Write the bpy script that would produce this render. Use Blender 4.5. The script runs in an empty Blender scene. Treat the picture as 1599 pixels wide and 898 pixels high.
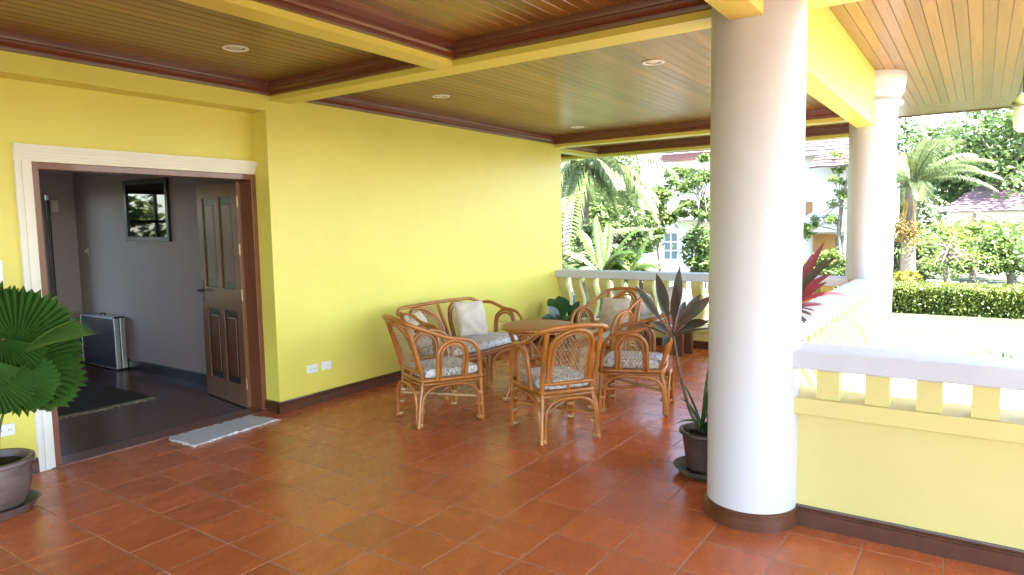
import bpy, bmesh, math, random
from mathutils import Vector, Matrix
S = bpy.context.scene
COL = S.collection
PI = math.pi
rad = math.radians

# ------------------------------------------------------------------ camera, sky, sun, exposure
cam_d = bpy.data.cameras.new('camera'); cam = bpy.data.objects.new('camera', cam_d); COL.objects.link(cam)
CR = ((0.5683915606, -0.8225771451, -0.0172590299), (0.0845592349, 0.0375378134, 0.9957111270), (0.8184013500, 0.5674132117, -0.0908926704))
FPX = 1058.379
EYE = Vector((0, 0, 1.6))
_r, _u, _f = Vector(CR[0]), Vector(CR[1]), Vector(CR[2])
m = Matrix((( _r.x, _u.x, -_f.x, 0), (_r.y, _u.y, -_f.y, 0), (_r.z, _u.z, -_f.z, EYE.z), (0, 0, 0, 1)))
cam.matrix_world = m
cam_d.sensor_width = 36.0; cam_d.lens = 36.0 * FPX / 1599.0
cam_d.clip_start = 0.05; cam_d.clip_end = 2000
S.camera = cam
SUN_EL, SUN_AZ = 60.0, 191.0     # azimuth clockwise from +Y
w = bpy.data.worlds.new('World'); S.world = w; w.use_nodes = True
nt = w.node_tree
bg = nt.nodes['Background']
sky = nt.nodes.new('ShaderNodeTexSky'); sky.sky_type = 'NISHITA'; sky.sun_disc = False
sky.sun_elevation = rad(SUN_EL); sky.sun_rotation = rad(SUN_AZ); sky.dust_density = 1.0; sky.air_density = 1.0; sky.ozone_density = 1.0
nt.links.new(sky.outputs[0], bg.inputs[0]); bg.inputs[1].default_value = 0.12
sl = bpy.data.lights.new('sun', 'SUN'); sl.energy = 5.0; sl.angle = rad(0.5); sl.color = (1.0, 0.97, 0.93)
so = bpy.data.objects.new('sun', sl); COL.objects.link(so)
sdir = Vector((math.sin(rad(SUN_AZ)) * math.cos(rad(SUN_EL)), math.cos(rad(SUN_AZ)) * math.cos(rad(SUN_EL)), math.sin(rad(SUN_EL))))
so.rotation_euler = sdir.to_track_quat('Z', 'Y').to_euler(); so.location = sdir * 60
S.view_settings.view_transform = 'Standard'; S.view_settings.look = 'None'
S.view_settings.exposure = 3.72; S.view_settings.gamma = 1.0
S.cycles.max_bounces = 12; S.cycles.diffuse_bounces = 7; S.cycles.glossy_bounces = 4; S.cycles.transmission_bounces = 6
S.cycles.sample_clamp_indirect = 8.0
S.cycles.use_denoising = True

def ray(px, py):
    return _r * ((px - 799.5) / FPX) - _u * ((py - 449.0) / FPX) + _f
def on(px, py, X=None, Y=None, Z=None):
    d = ray(px, py)
    t = (X / d.x) if X is not None else (Y / d.y) if Y is not None else ((Z - EYE.z) / d.z)
    return EYE + d * t

# ------------------------------------------------------------------ materials
MATS = {}
def mat(name, col, rough=0.6, var=0.0, scale=6.0, stretch=(1, 1, 1), bump=0.0, bscale=40.0, coat=0.0, rnd=0.0, metal=0.0, col2=None,
        trans=0.0, spec=0.5, sheen=0.0, rvar=0.0, coat_rough=0.1):
    """principled paint: noise-driven variation of its own colour, per-object variation, fine bump"""
    M = bpy.data.materials.new(name); M.use_nodes = True; t = M.node_tree; N = t.nodes; L = t.links
    b = N['Principled BSDF']; out = N['Material Output']
    b.inputs['Roughness'].default_value = rough; b.inputs['Metallic'].default_value = metal
    b.inputs['Specular IOR Level'].default_value = spec
    if coat: b.inputs['Coat Weight'].default_value = coat; b.inputs['Coat Roughness'].default_value = coat_rough
    if sheen: b.inputs['Sheen Weight'].default_value = sheen
    tc = N.new('ShaderNodeTexCoord'); mp = N.new('ShaderNodeMapping'); mp.inputs['Scale'].default_value = stretch
    oi = N.new('ShaderNodeObjectInfo')
    vm = N.new('ShaderNodeVectorMath'); vm.operation = 'ADD'
    sc = N.new('ShaderNodeVectorMath'); sc.operation = 'SCALE'; sc.inputs[0].default_value = (17.3, 9.1, 5.7)
    L.new(oi.outputs['Random'], sc.inputs['Scale']); L.new(tc.outputs['Object'], vm.inputs[0]); L.new(sc.outputs[0], vm.inputs[1])
    L.new(vm.outputs[0], mp.inputs['Vector'])
    last = None
    nz = N.new('ShaderNodeTexNoise'); nz.inputs['Scale'].default_value = scale; nz.inputs['Detail'].default_value = 6; nz.inputs['Roughness'].default_value = 0.62
    L.new(mp.outputs[0], nz.inputs['Vector'])
    mix = N.new('ShaderNodeMix'); mix.data_type = 'RGBA'
    c2 = col2 if col2 else tuple(c * (1 - var) for c in col)
    mix.inputs['A'].default_value = (*col, 1); mix.inputs['B'].default_value = (*c2, 1)
    rp = N.new('ShaderNodeValToRGB'); rp.color_ramp.elements[0].position = 0.33; rp.color_ramp.elements[1].position = 0.68
    L.new(nz.outputs['Fac'], rp.inputs[0]); L.new(rp.outputs[0], mix.inputs['Factor'])
    last = mix.outputs['Result']
    if rnd:
        hs = N.new('ShaderNodeHueSaturation'); mr = N.new('ShaderNodeMapRange')
        mr.inputs['To Min'].default_value = 1 - rnd; mr.inputs['To Max'].default_value = 1 + rnd
        L.new(oi.outputs['Random'], mr.inputs['Value']); L.new(mr.outputs[0], hs.inputs['Value']); L.new(last, hs.inputs['Color']); last = hs.outputs[0]
    L.new(last, b.inputs['Base Color'])
    if rvar:
        m2 = N.new('ShaderNodeMapRange'); m2.inputs['To Min'].default_value = max(0.02, rough - rvar); m2.inputs['To Max'].default_value = rough + rvar
        L.new(nz.outputs['Fac'], m2.inputs['Value']); L.new(m2.outputs[0], b.inputs['Roughness'])
    if bump:
        n2 = N.new('ShaderNodeTexNoise'); n2.inputs['Scale'].default_value = bscale; n2.inputs['Detail'].default_value = 3
        L.new(mp.outputs[0], n2.inputs['Vector'])
        bp = N.new('ShaderNodeBump'); bp.inputs['Strength'].default_value = bump; bp.inputs['Distance'].default_value = 0.01
        L.new(n2.outputs['Fac'], bp.inputs['Height']); L.new(bp.outputs[0], b.inputs['Normal'])
    if trans:
        tr = N.new('ShaderNodeBsdfTranslucent'); ms = N.new('ShaderNodeMixShader'); ms.inputs[0].default_value = trans
        L.new(last, tr.inputs['Color']); L.new(b.outputs[0], ms.inputs[1]); L.new(tr.outputs[0], ms.inputs[2]); L.new(ms.outputs[0], out.inputs['Surface'])
    MATS[name] = M
    return M
YEL = mat('yellow_wall_paint', (0.69, 0.615, 0.112), 0.36, 0.07, 1.6, bump=0.10, bscale=160)
YEL2 = mat('pale_yellow_render', (0.62, 0.545, 0.20), 0.5, 0.05, 2.0, bump=0.10, bscale=130)
WHITE = mat('white_column_paint', (0.55, 0.555, 0.575), 0.4, 0.03, 2.0, bump=0.05, bscale=60)
CAPW = mat('white_rail_paint', (0.52, 0.535, 0.575), 0.5, 0.07, 3.0, bump=0.12, bscale=70)
PLANK = mat('varnished_ceiling_board', (0.25, 0.122, 0.023), 0.34, 0.35, 5.0, stretch=(0.5, 9, 9), rnd=0.24, coat=0.3, bump=0.05, bscale=30, coat_rough=0.2)
MOULD = mat('dark_red_moulding', (0.15, 0.038, 0.014), 0.33, 0.3, 4.0, stretch=(0.6, 6, 6), coat=0.4)
SKIRT = mat('brown_skirting', (0.105, 0.038, 0.017), 0.3, 0.35, 4.0, stretch=(1, 3, 3), coat=0.4, rnd=0.1)
GROUT = mat('grey_grout', (0.40, 0.295, 0.225), 0.85, 0.25, 14.0, bump=0.2)
TILE = mat('terracotta_glaze', (0.53, 0.146, 0.042), 0.28, 0.0, 6.0, stretch=(1.0, 2.0, 1), col2=(0.42, 0.105, 0.029), rnd=0.10, bump=0.03, bscale=22, rvar=0.08, spec=0.45)
HALLF = mat('dark_hall_floor', (0.15, 0.052, 0.027), 0.26, 0.4, 5.0, spec=0.35, bump=0.03, bscale=10)
HALLW = mat('lavender_hall_paint', (0.43, 0.36, 0.35), 0.6, 0.06, 2.0, bump=0.06, bscale=120)
HALLD = mat('dark_hall_skirting', (0.03, 0.018, 0.014), 0.25, 0.3, 5.0)
CASE_W = mat('cream_door_casing', (0.74, 0.72, 0.64), 0.42, 0.06, 3.0)
JAMB = mat('brown_door_jamb', (0.19, 0.062, 0.026), 0.35, 0.3, 5.0, stretch=(6, 6, 0.6), coat=0.3)
DOORM = mat('varnished_door_leaf', (0.20, 0.082, 0.034), 0.32, 0.3, 5.0, stretch=(8, 8, 0.6), spec=0.5)
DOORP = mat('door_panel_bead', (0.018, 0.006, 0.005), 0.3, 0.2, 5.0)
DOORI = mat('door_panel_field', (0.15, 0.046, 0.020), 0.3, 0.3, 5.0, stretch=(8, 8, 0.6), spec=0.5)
BRASS = mat('dull_brass', (0.45, 0.36, 0.22), 0.35, 0.2, 20, metal=0.9)
BLACKM = mat('black_metal', (0.015, 0.015, 0.016), 0.35, 0.2, 20)
PLAST = mat('white_plastic', (0.74, 0.74, 0.72), 0.3, 0.03, 10)
SLOT = mat('dark_slot', (0.03, 0.03, 0.03), 0.5)
RATTAN = mat('varnished_rattan_pole', (0.45, 0.165, 0.026), 0.32, 0.0, 5.0, stretch=(1, 1, 1), col2=(0.27, 0.088, 0.014), coat=0.25, rnd=0.05, bump=0.08, bscale=35)
RATT2 = mat('pale_rattan_wrap', (0.55, 0.35, 0.15), 0.45, 0.35, 40.0, bump=0.2, bscale=120)
LATT = mat('cane_lattice', (0.44, 0.30, 0.155), 0.5, 0.35, 30.0)
TTOP = mat('table_top_veneer', (0.40, 0.165, 0.048), 0.5, 0.25, 4.0, stretch=(1, 8, 1), spec=0.3)
TERRA_POT = mat('brown_glazed_pot', (0.085, 0.056, 0.047), 0.4, 0.0, 9.0, stretch=(1, 1, 4), col2=(0.15, 0.10, 0.09), bump=0.2, bscale=30)
DARKPOT = mat('dark_clay_pot', (0.075, 0.045, 0.034), 0.5, 0.4, 12.0, bump=0.25, bscale=40)
SAUCER = mat('mossy_saucer', (0.12, 0.115, 0.09), 0.6, 0.4, 14.0, bump=0.3, bscale=50)
SOIL = mat('potting_soil', (0.028, 0.018, 0.012), 0.95, 0.5, 40.0, bump=0.8, bscale=60)
FANL = mat('fan_palm_leaf', (0.075, 0.185, 0.032), 0.42, 0.0, 3.0, col2=(0.035, 0.11, 0.02), rnd=0.2, trans=0.3, spec=0.35, bump=0.05)
FANB = mat('young_fan_leaf', (0.10, 0.20, 0.04), 0.38, 0.25, 6.0, trans=0.25)
FANY = mat('brown_leaf_tip', (0.24, 0.11, 0.05), 0.7, 0.4, 20.0)
STALK = mat('green_stalk', (0.12, 0.15, 0.045), 0.45, 0.3, 10.0)
CORDL = mat('dark_cordyline_leaf', (0.060, 0.082, 0.048), 0.30, 0.0, 7.0, col2=(0.105, 0.048, 0.042), rnd=0.35, trans=0.2)
CORDR = mat('crimson_cordyline_leaf', (0.24, 0.035, 0.052), 0.4, 0.0, 8.0, col2=(0.12, 0.035, 0.035), rnd=0.3, trans=0.3)
CORDS = mat('ringed_cane_stem', (0.17, 0.145, 0.12), 0.8, 0.6, 1.0, stretch=(1, 1, 55), bump=0.6, bscale=3)
PINKST = mat('pink_leaf_stalk', (0.40, 0.11, 0.10), 0.45, 0.2, 9.0)
STRAP = mat('strap_leaf_green', (0.050, 0.10, 0.028), 0.4, 0.3, 8.0, rnd=0.2, trans=0.25)
CLUMPL = mat('clump_leaf_green', (0.028, 0.055, 0.012), 0.45, 0.4, 8.0, trans=0.15, spec=0.25)
BROADL = mat('broad_leaf_green', (0.035, 0.12, 0.03), 0.32, 0.3, 6.0, rnd=0.2, trans=0.2)
SILVERL = mat('silver_striped_leaf', (0.36, 0.46, 0.43), 0.4, 0.0, 4.0, stretch=(1, 40, 1), col2=(0.12, 0.2, 0.17))
BEIGE = mat('beige_pillow_cloth', (0.58, 0.50, 0.375), 0.85, 0.12, 9.0, bump=0.5, bscale=14, sheen=0.3)
MATC = mat('white_cotton_rug', (0.62, 0.62, 0.60), 0.95, 0.25, 60.0, bump=0.9, bscale=90)
RUG = mat('dark_woven_rug', (0.060, 0.052, 0.030), 0.95, 0.5, 26.0, bump=0.6, bscale=120, col2=(0.030, 0.014, 0.012))
FRINGE = mat('rug_fringe', (0.42, 0.37, 0.27), 0.95, 0.3, 40)
CASEB = mat('slate_blue_board', (0.055, 0.075, 0.105), 0.35, 0.15, 3.0)
ALU = mat('brushed_aluminium', (0.55, 0.56, 0.58), 0.35, 0.15, 8.0, metal=0.85)
GLOBE = mat('white_globe', (0.72, 0.70, 0.66), 0.35, 0.08, 4.0)
STOOLW = mat('dark_brown_wood', (0.13, 0.062, 0.028), 0.4, 0.35, 5.0, stretch=(6, 6, 0.7), coat=0.2)
LAWN = mat('mown_lawn', (0.031, 0.041, 0.013), 0.9, 0.0, 0.8, col2=(0.047, 0.050, 0.020), bump=0.5, bscale=30)
LEAFA = mat('tree_leaf_mid', (0.125, 0.185, 0.045), 0.5, 0.0, 0.5, col2=(0.06, 0.105, 0.028), trans=0.35)
LEAFB = mat('tree_leaf_fresh', (0.19, 0.26, 0.055), 0.5, 0.0, 0.7, col2=(0.09, 0.15, 0.035), trans=0.4)
LEAFC = mat('tree_leaf_dark', (0.10, 0.14, 0.045), 0.5, 0.0, 0.6, col2=(0.06, 0.095, 0.03), trans=0.35)
PALML = mat('palm_frond_green', (0.16, 0.20, 0.075), 0.42, 0.0, 0.9, col2=(0.085, 0.125, 0.048), trans=0.3)
BANAN = mat('banana_leaf_green', (0.085, 0.135, 0.035), 0.5, 0.0, 1.4, col2=(0.05, 0.09, 0.025), trans=0.2, spec=0.25)
HEDGEL = mat('hedge_leaf', (0.17, 0.21, 0.035), 0.5, 0.0, 2.2, col2=(0.07, 0.11, 0.02), trans=0.3)
YFLOW = mat('yellow_flower', (0.36, 0.31, 0.05), 0.6, 0.3, 6.0, trans=0.3)
ORANGE = mat('orange_dates', (0.27, 0.165, 0.03), 0.6, 0.4, 20)
BARK = mat('grey_bark', (0.22, 0.18, 0.145), 0.9, 0.4, 6.0, stretch=(4, 4, 1), bump=0.6, bscale=12)
HOUSEW = mat('white_house_render', (0.74, 0.73, 0.70), 0.7, 0.06, 0.8, bump=0.05)
RTILE = mat('red_roof_tile', (0.22, 0.085, 0.072), 0.6, 0.25, 3.0, rnd=0.15)
PTILE = mat('mauve_roof_tile', (0.20, 0.125, 0.132), 0.6, 0.25, 3.0, rnd=0.15)
HORANGE = mat('orange_door_paint', (0.40, 0.20, 0.07), 0.6, 0.15, 3.0)
STONE = mat('grey_garden_stone', (0.28, 0.28, 0.28), 0.85, 0.3, 5.0, bump=0.4)
def glass_mat(name, col, rough, spec=0.5):
    return mat(name, col, rough, 0.0, 1.0, spec=spec)
PICGLASS = glass_mat('picture_glass_over_dark_print', (0.010, 0.011, 0.012), 0.03, 0.5)
WINGLASS = glass_mat('dark_window_glass', (0.16, 0.18, 0.19), 0.05, 0.6)
LAMPG = mat('frosted_downlight_glass', (0.62, 0.60, 0.50), 0.35, 0.15, 30)

# floral cushion print: scattered blossoms on off-white cloth
FLORAL = bpy.data.materials.new('floral_cushion_cloth'); FLORAL.use_nodes = True
t = FLORAL.node_tree; N = t.nodes; L = t.links; b = N['Principled BSDF']; b.inputs['Roughness'].default_value = 0.85
tc = N.new('ShaderNodeTexCoord'); wn = N.new('ShaderNodeTexNoise'); wn.inputs['Scale'].default_value = 30
ad = N.new('ShaderNodeMix'); ad.data_type = 'VECTOR'; ad.inputs['Factor'].default_value = 0.03
L.new(tc.outputs['Object'], wn.inputs['Vector']); L.new(tc.outputs['Object'], ad.inputs[4]); L.new(wn.outputs['Color'], ad.inputs[5])
prev = None; base = (0.66, 0.67, 0.65, 1)
for i, (sc_, c, thr) in enumerate(((16, (0.24, 0.29, 0.35, 1), 0.30), (23, (0.42, 0.25, 0.24, 1), 0.22), (19, (0.30, 0.36, 0.28, 1), 0.24))):
    v = N.new('ShaderNodeTexVoronoi'); v.inputs['Scale'].default_value = sc_; L.new(ad.outputs[1], v.inputs['Vector']); v.inputs['Scale'].default_value = sc_ * 1.5
    lt = N.new('ShaderNodeMath'); lt.operation = 'LESS_THAN'; lt.inputs[1].default_value = thr; L.new(v.outputs['Distance'], lt.inputs[0])
    mx = N.new('ShaderNodeMix'); mx.data_type = 'RGBA'; mx.inputs['B'].default_value = c
    if prev is None: mx.inputs['A'].default_value = base
    else: L.new(prev, mx.inputs['A'])
    L.new(lt.outputs[0], mx.inputs['Factor']); prev = mx.outputs['Result']
L.new(prev, b.inputs['Base Color'])
n2 = N.new('ShaderNodeTexNoise'); n2.inputs['Scale'].default_value = 12; bp = N.new('ShaderNodeBump'); bp.inputs['Strength'].default_value = 0.4; bp.inputs['Distance'].default_value = 0.02
L.new(tc.outputs['Object'], n2.inputs['Vector']); L.new(n2.outputs[0], bp.inputs['Height']); L.new(bp.outputs[0], b.inputs['Normal'])

# ------------------------------------------------------------------ helpers
def thing(name, label, cat, loc=(0, 0, 0), rotz=0, group=None):
    o = bpy.data.objects.new(name, None); COL.objects.link(o); o.empty_display_size = 0.1
    o.location = loc; o.rotation_euler = (0, 0, rotz)
    o['label'] = label; o['category'] = cat; o['kind'] = 'thing'
    if group: o['group'] = group
    return o
def tag(o, label, cat, group=None):
    o['label'] = label; o['category'] = cat; o['kind'] = 'thing'
    if group: o['group'] = group
    return o
def struct_root(name):
    o = bpy.data.objects.new(name, None); COL.objects.link(o); o['kind'] = 'structure'; return o
def dup(root, label, loc, rotz):
    r = root.copy(); COL.objects.link(r); r.location = loc; r.rotation_euler = (0, 0, rotz); r['label'] = label
    for ch in list(root.children):
        c = ch.copy(); COL.objects.link(c); c.parent = r
        for g in ch.children:
            d = g.copy(); COL.objects.link(d); d.parent = c
    return r
def smoothpath(P, k=6, closed=False):
    P = [Vector(p) for p in P]; n = len(P); out = []
    rng = range(n) if closed else range(n - 1)
    for i in rng:
        p1, p2 = P[i], P[(i + 1) % n]
        p0 = P[(i - 1) % n] if (closed or i > 0) else p1 * 2 - p2
        p3 = P[(i + 2) % n] if (closed or i < n - 2) else p2 * 2 - p1
        for j in range(k):
            s = j / k
            out.append(0.5 * ((2 * p1) + (p2 - p0) * s + (2 * p0 - 5 * p1 + 4 * p2 - p3) * s * s + (3 * p1 - p0 - 3 * p2 + p3) * s ** 3))
    if not closed: out.append(P[-1])
    return out
class MB:
    def __init__(s): s.v = []; s.f = []
    def quadv(s, *pts):
        i = len(s.v); s.v += [tuple(p) for p in pts]; s.f.append(tuple(range(i, i + len(pts)))); return s
    def box(s, x0, x1, y0, y1, z0, z1, c=0.0):
        if c > 0:
            bm = bmesh.new(); bmesh.ops.create_cube(bm, size=1)
            for v in bm.verts: v.co = Vector(((x0 + x1) / 2 + v.co.x * (x1 - x0), (y0 + y1) / 2 + v.co.y * (y1 - y0), (z0 + z1) / 2 + v.co.z * (z1 - z0)))
            bmesh.ops.bevel(bm, geom=bm.edges[:], offset=c, segments=2, affect='EDGES', profile=0.5)
            s.add_bm(bm); return s
        i = len(s.v)
        s.v += [(x0, y0, z0), (x1, y0, z0), (x1, y1, z0), (x0, y1, z0), (x0, y0, z1), (x1, y0, z1), (x1, y1, z1), (x0, y1, z1)]
        s.f += [tuple(i + k for k in q) for q in ((0, 3, 2, 1), (4, 5, 6, 7), (0, 1, 5, 4), (1, 2, 6, 5), (2, 3, 7, 6), (3, 0, 4, 7))]
        return s
    def add_bm(s, bm, M=None):
        i = len(s.v); bm.verts.index_update()
        for v in bm.verts: s.v.append(tuple(M @ v.co) if M else tuple(v.co))
        for f in bm.faces: s.f.append(tuple(i + v.index for v in f.verts))
        bm.free(); return s
    def xform(s, M, start=0):
        for k in range(start, len(s.v)): s.v[k] = tuple(M @ Vector(s.v[k]))
        return s
    def tube(s, P, r, n=8, closed=False, r1=None, cap=True, flat=1.0):
        P = [Vector(p) for p in P]; m_ = len(P); base = len(s.v)
        up = None
        for i in range(m_):
            if closed: tdir = P[(i + 1) % m_] - P[i - 1]
            else: tdir = P[min(i + 1, m_ - 1)] - P[max(i - 1, 0)]
            if tdir.length < 1e-9: tdir = Vector((0, 0, 1))
            tdir.normalize()
            if up is None:
                a = Vector((0, 0, 1)) if abs(tdir.z) < 0.9 else Vector((1, 0, 0))
                up = (a - tdir * a.dot(tdir)).normalized()
            else:
                up = up - tdir * up.dot(tdir)
                if up.length < 1e-6: up = tdir.orthogonal()
                up.normalize()
            sd = tdir.cross(up)
            rr = r if r1 is None else r + (r1 - r) * i / max(1, m_ - 1)
            if callable(r): rr = r(i / max(1, m_ - 1))
            for k in range(n):
                a = 2 * PI * k / n
                s.v.append(tuple(P[i] + sd * (rr * math.cos(a)) + up * (rr * flat * math.sin(a))))
        segs = m_ if closed else m_ - 1
        for i in range(segs):
            for k in range(n):
                a = base + i * n + k; b_ = base + i * n + (k + 1) % n
                c = base + ((i + 1) % m_) * n + (k + 1) % n; d = base + ((i + 1) % m_) * n + k
                s.f.append((a, b_, c, d))
        if cap and not closed:
            s.f.append(tuple(base + k for k in reversed(range(n)))); s.f.append(tuple(base + (m_ - 1) * n + k for k in range(n)))
        return s
    def lathe(s, prof, n=40, c=(0, 0, 0)):
        base = len(s.v)
        for r, z in prof:
            for k in range(n):
                a = 2 * PI * k / n; s.v.append((c[0] + r * math.cos(a), c[1] + r * math.sin(a), c[2] + z))
        for i in range(len(prof) - 1):
            for k in range(n):
                s.f.append((base + i * n + k, base + i * n + (k + 1) % n, base + (i + 1) * n + (k + 1) % n, base + (i + 1) * n + k))
        return s
    def prism(s, poly, axis, a0, a1):
        """extrude a 2-D outline along an axis: axis 'x' (poly = y,z), 'y' (poly = x,z), 'z' (poly = x,y)"""
        i = len(s.v); n = len(poly)
        for a in (a0, a1):
            for (p, q) in poly: s.v.append((a, p, q) if axis == 'x' else (p, a, q) if axis == 'y' else (p, q, a))
        s.f.append(tuple(i + k for k in range(n))); s.f.append(tuple(i + n + k for k in reversed(range(n))))
        for k in range(n): s.f.append((i + k, i + (k + 1) % n, i + n + (k + 1) % n, i + n + k))
        return s
    def build(s, name, material, parent=None, smooth=False, origin=None, ang=None):
        off = Vector(origin) if origin is not None else Vector((0, 0, 0))
        me = bpy.data.meshes.new(name)
        me.from_pydata([tuple(Vector(v) - off) for v in s.v], [], s.f); me.materials.append(material)
        bm = bmesh.new(); bm.from_mesh(me); bmesh.ops.recalc_face_normals(bm, faces=bm.faces[:]) if len(bm.faces) < 20000 else None; bm.to_mesh(me); bm.free()
        if smooth:
            me.polygons.foreach_set('use_smooth', [True] * len(me.polygons))
            me.set_sharp_from_angle(angle=rad(ang if ang else 50))
        o = bpy.data.objects.new(name, me); COL.objects.link(o)
        if parent is not None: o.parent = parent
        if origin is not None and parent is None: o.location = off
        return o
def B(x0, x1, y0, y1, z0, z1, c=0.0): return MB().box(x0, x1, y0, y1, z0, z1, c)

# ------------------------------------------------------------------ ground
LZ = -0.45
g = B(-200, 260, -220, 260, LZ - 0.2, LZ).build('lawn', LAWN); g['kind'] = 'structure'

# ------------------------------------------------------------------ terrace floor with tiles
floor = struct_root('terrace_floor')
B(-4.0, 8.5, -3.4, 5.16, LZ + 0.002, -0.0014).build('floor_slab', GROUT, floor)
TX, TY, TDX, TDY = 1.5753, 5.1396, 0.33255, 0.33681
hx, hy = TDX / 2 - 0.0022, TDY / 2 - 0.0022
def tile_mb(x, y, z=0.0):
    mb = MB(); c = 0.0022; i = 0
    mb.v = [(x - hx, y - hy, -0.0095), (x + hx, y - hy, -0.0095), (x + hx, y + hy, -0.0095), (x - hx, y + hy, -0.0095),
            (x - hx, y - hy, z - c), (x + hx, y - hy, z - c), (x + hx, y + hy, z - c), (x - hx, y + hy, z - c),
            (x - hx + c, y - hy + c, z), (x + hx - c, y - hy + c, z), (x + hx - c, y + hy - c, z), (x - hx + c, y + hy - c, z)]
    mb.f = [(8, 9, 10, 11)] + [(4 + k, 4 + (k + 1) % 4, 8 + (k + 1) % 4, 8 + k) for k in range(4)] + [(k, (k + 1) % 4, 4 + (k + 1) % 4, 4 + k) for k in range(4)]
    return mb
def pix(p):
    q = Vector(p) - EYE; d = q.dot(_f)
    return (799.5 + FPX * q.dot(_r) / d, 449 - FPX * q.dot(_u) / d, d)
tiles = []
for c in range(-16, 21):
    for k in range(0, 25):
        x = TX + (c + 0.5) * TDX; y = TY - (k + 0.5) * TDY
        if x > 3.75 and y < 0.95: continue
        if x > 8.4 or (3.62 < x < 8.4 and y > 5.05): continue
        px, py, d = pix((x, y, 0))
        area = 0.0
        if d > 0.3 and -90 < px < 1690 and py < 1010: area = 1.0 / d ** 3
        if x > 3.9 and 1110 < px < 1245: area = 0.0
        tiles.append((area, x, y))
tiles.sort(key=lambda a: -a[0])
random.seed(5)
t0 = None; rest = MB()
for i, (a, x, y) in enumerate(tiles):
    if i < 290 and a > 0:
        if t0 is None:
            t0 = tile_mb(0, 0).build('tile', TILE, floor); o = t0
        else:
            o = t0.copy(); COL.objects.link(o); o.parent = floor
        o.location = (x, y, random.uniform(-0.0006, 0.0006)); o.rotation_euler = (random.uniform(-.0016, .0016), random.uniform(-.0016, .0016), 0)
    else:
        q = tile_mb(x, y); n = len(rest.v); rest.v += q.v; rest.f += [tuple(n + j for j in f) for f in q.f]
o = rest.build('tile_field', TILE, floor); o['kind'] = 'stuff'

# ------------------------------------------------------------------ ceiling: beams, mouldings, boards
ceil = struct_root('terrace_ceiling')
ZS, ZC, ZO = 2.685, 2.83, 3.15
def beam(x0, x1, y0, y1, z0, z1=3.25): return B(x0, x1, y0, y1, z0, z1).build('beam', YEL, ceil)
beam(3.67, 3.87, -3.6, 4.995, ZS)                                   # across, over the near column
beam(-4.0, 3.668, 3.0, 3.165, ZS + 0.001)                          # towards the camera, between two coffers
beam(-4.0, 3.47, 0.905, 1.065, 2.592)                              # over the near column, towards the camera
beam(3.872, 10.15, 0.985, 1.155, 2.585)                            # outer beam to the far column
beam(8.30, 8.495, 1.157, 4.993, ZS + 0.001)                        # over the far railing
beam(8.497, 9.95, 5.155, 5.36, ZS + 0.002)
beam(9.952, 10.15, 1.157, 7.4, ZS)
prof = ((0.018, 2.725), (0.026, 2.727), (0.030, 2.742), (0.030, 2.752), (0.040, 2.756), (0.050, 2.770), (0.052, 2.786), (0.062, 2.790), (0.066, 2.806), (0.066, ZC + 0.02))
def moulding(x0, x1, y0, y1):
    """dark moulding round the inside of one coffer, one run per side, mitred"""
    pts = [(x0, y0, 1, 1), (x1, y0, -1, 1), (x1, y1, -1, -1), (x0, y1, 1, -1)]
    for k in range(4):
        a, b_ = pts[k], pts[(k + 1) % 4]; mb = MB(); n = len(prof)
        pr = [(-0.01, 2.725)] + list(prof)
        for p in (a, b_):
            for d, z in pr: mb.v.append((p[0] + p[2] * d, p[1] + p[3] * d, z))
        n = len(pr)
        for j in range(n - 1): mb.f.append((j, j + 1, n + j + 1, n + j))
        mb.build('moulding', MOULD, ceil, smooth=True, ang=25)
plank_cache = {}
def planks(x0, x1, y0, y1, z, w_, along='x', name='plank', mitre=None):
    """boards with a chamfer on each long edge, one object each, laid with a thin shadow gap"""
    if along == 'x': n = max(1, round((y1 - y0) / w_)); ww = (y1 - y0) / n; ln = x1 - x0
    else: n = max(1, round((x1 - x0) / w_)); ww = (x1 - x0) / n; ln = y1 - y0
    key = (round(ln, 3), round(ww, 4))
    for i in range(n):
        if key not in plank_cache:
            h = ww / 2 - 0.0016; c = 0.004
            P = [(-h, 0.012), (-h, c), (-h + c, 0), (h - c, 0), (h, c), (h, 0.012)]
            o = MB().prism(P, 'x', -ln / 2, ln / 2).build(name, PLANK, ceil); plank_cache[key] = o
        else:
            o = plank_cache[key].copy(); COL.objects.link(o)
        if along == 'x': o.location = ((x0 + x1) / 2, y0 + (i + .5) * ww, z)
        else: o.location = (x0 + (i + .5) * ww, (y0 + y1) / 2, z); o.rotation_euler = (0, 0, PI / 2)
WOODBACK = MOULD
def coffer(x0, x1, y0, y1, w_=0.0905):
    moulding(x0, x1, y0, y1)
    planks(x0 + .05, x1 - .05, y0 + .05, y1 - .05, ZC, w_)
    B(x0, x1, y0, y1, ZC + 0.0125, ZC + 0.03).build('ceiling_backing', WOODBACK, ceil)
coffer(-4.0, 3.67, 3.165, 4.995)
coffer(-4.0, 3.67, 1.065, 3.0)
coffer(3.87, 8.30, 1.155, 4.995)
coffer(8.495, 9.95, 1.155, 5.155)
coffer(8.495, 9.95, 5.36, 7.4)
# eaves boards beyond the outer beam
planks(3.875, 11.0, -0.315, 0.983, ZO, 0.0905)
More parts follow.
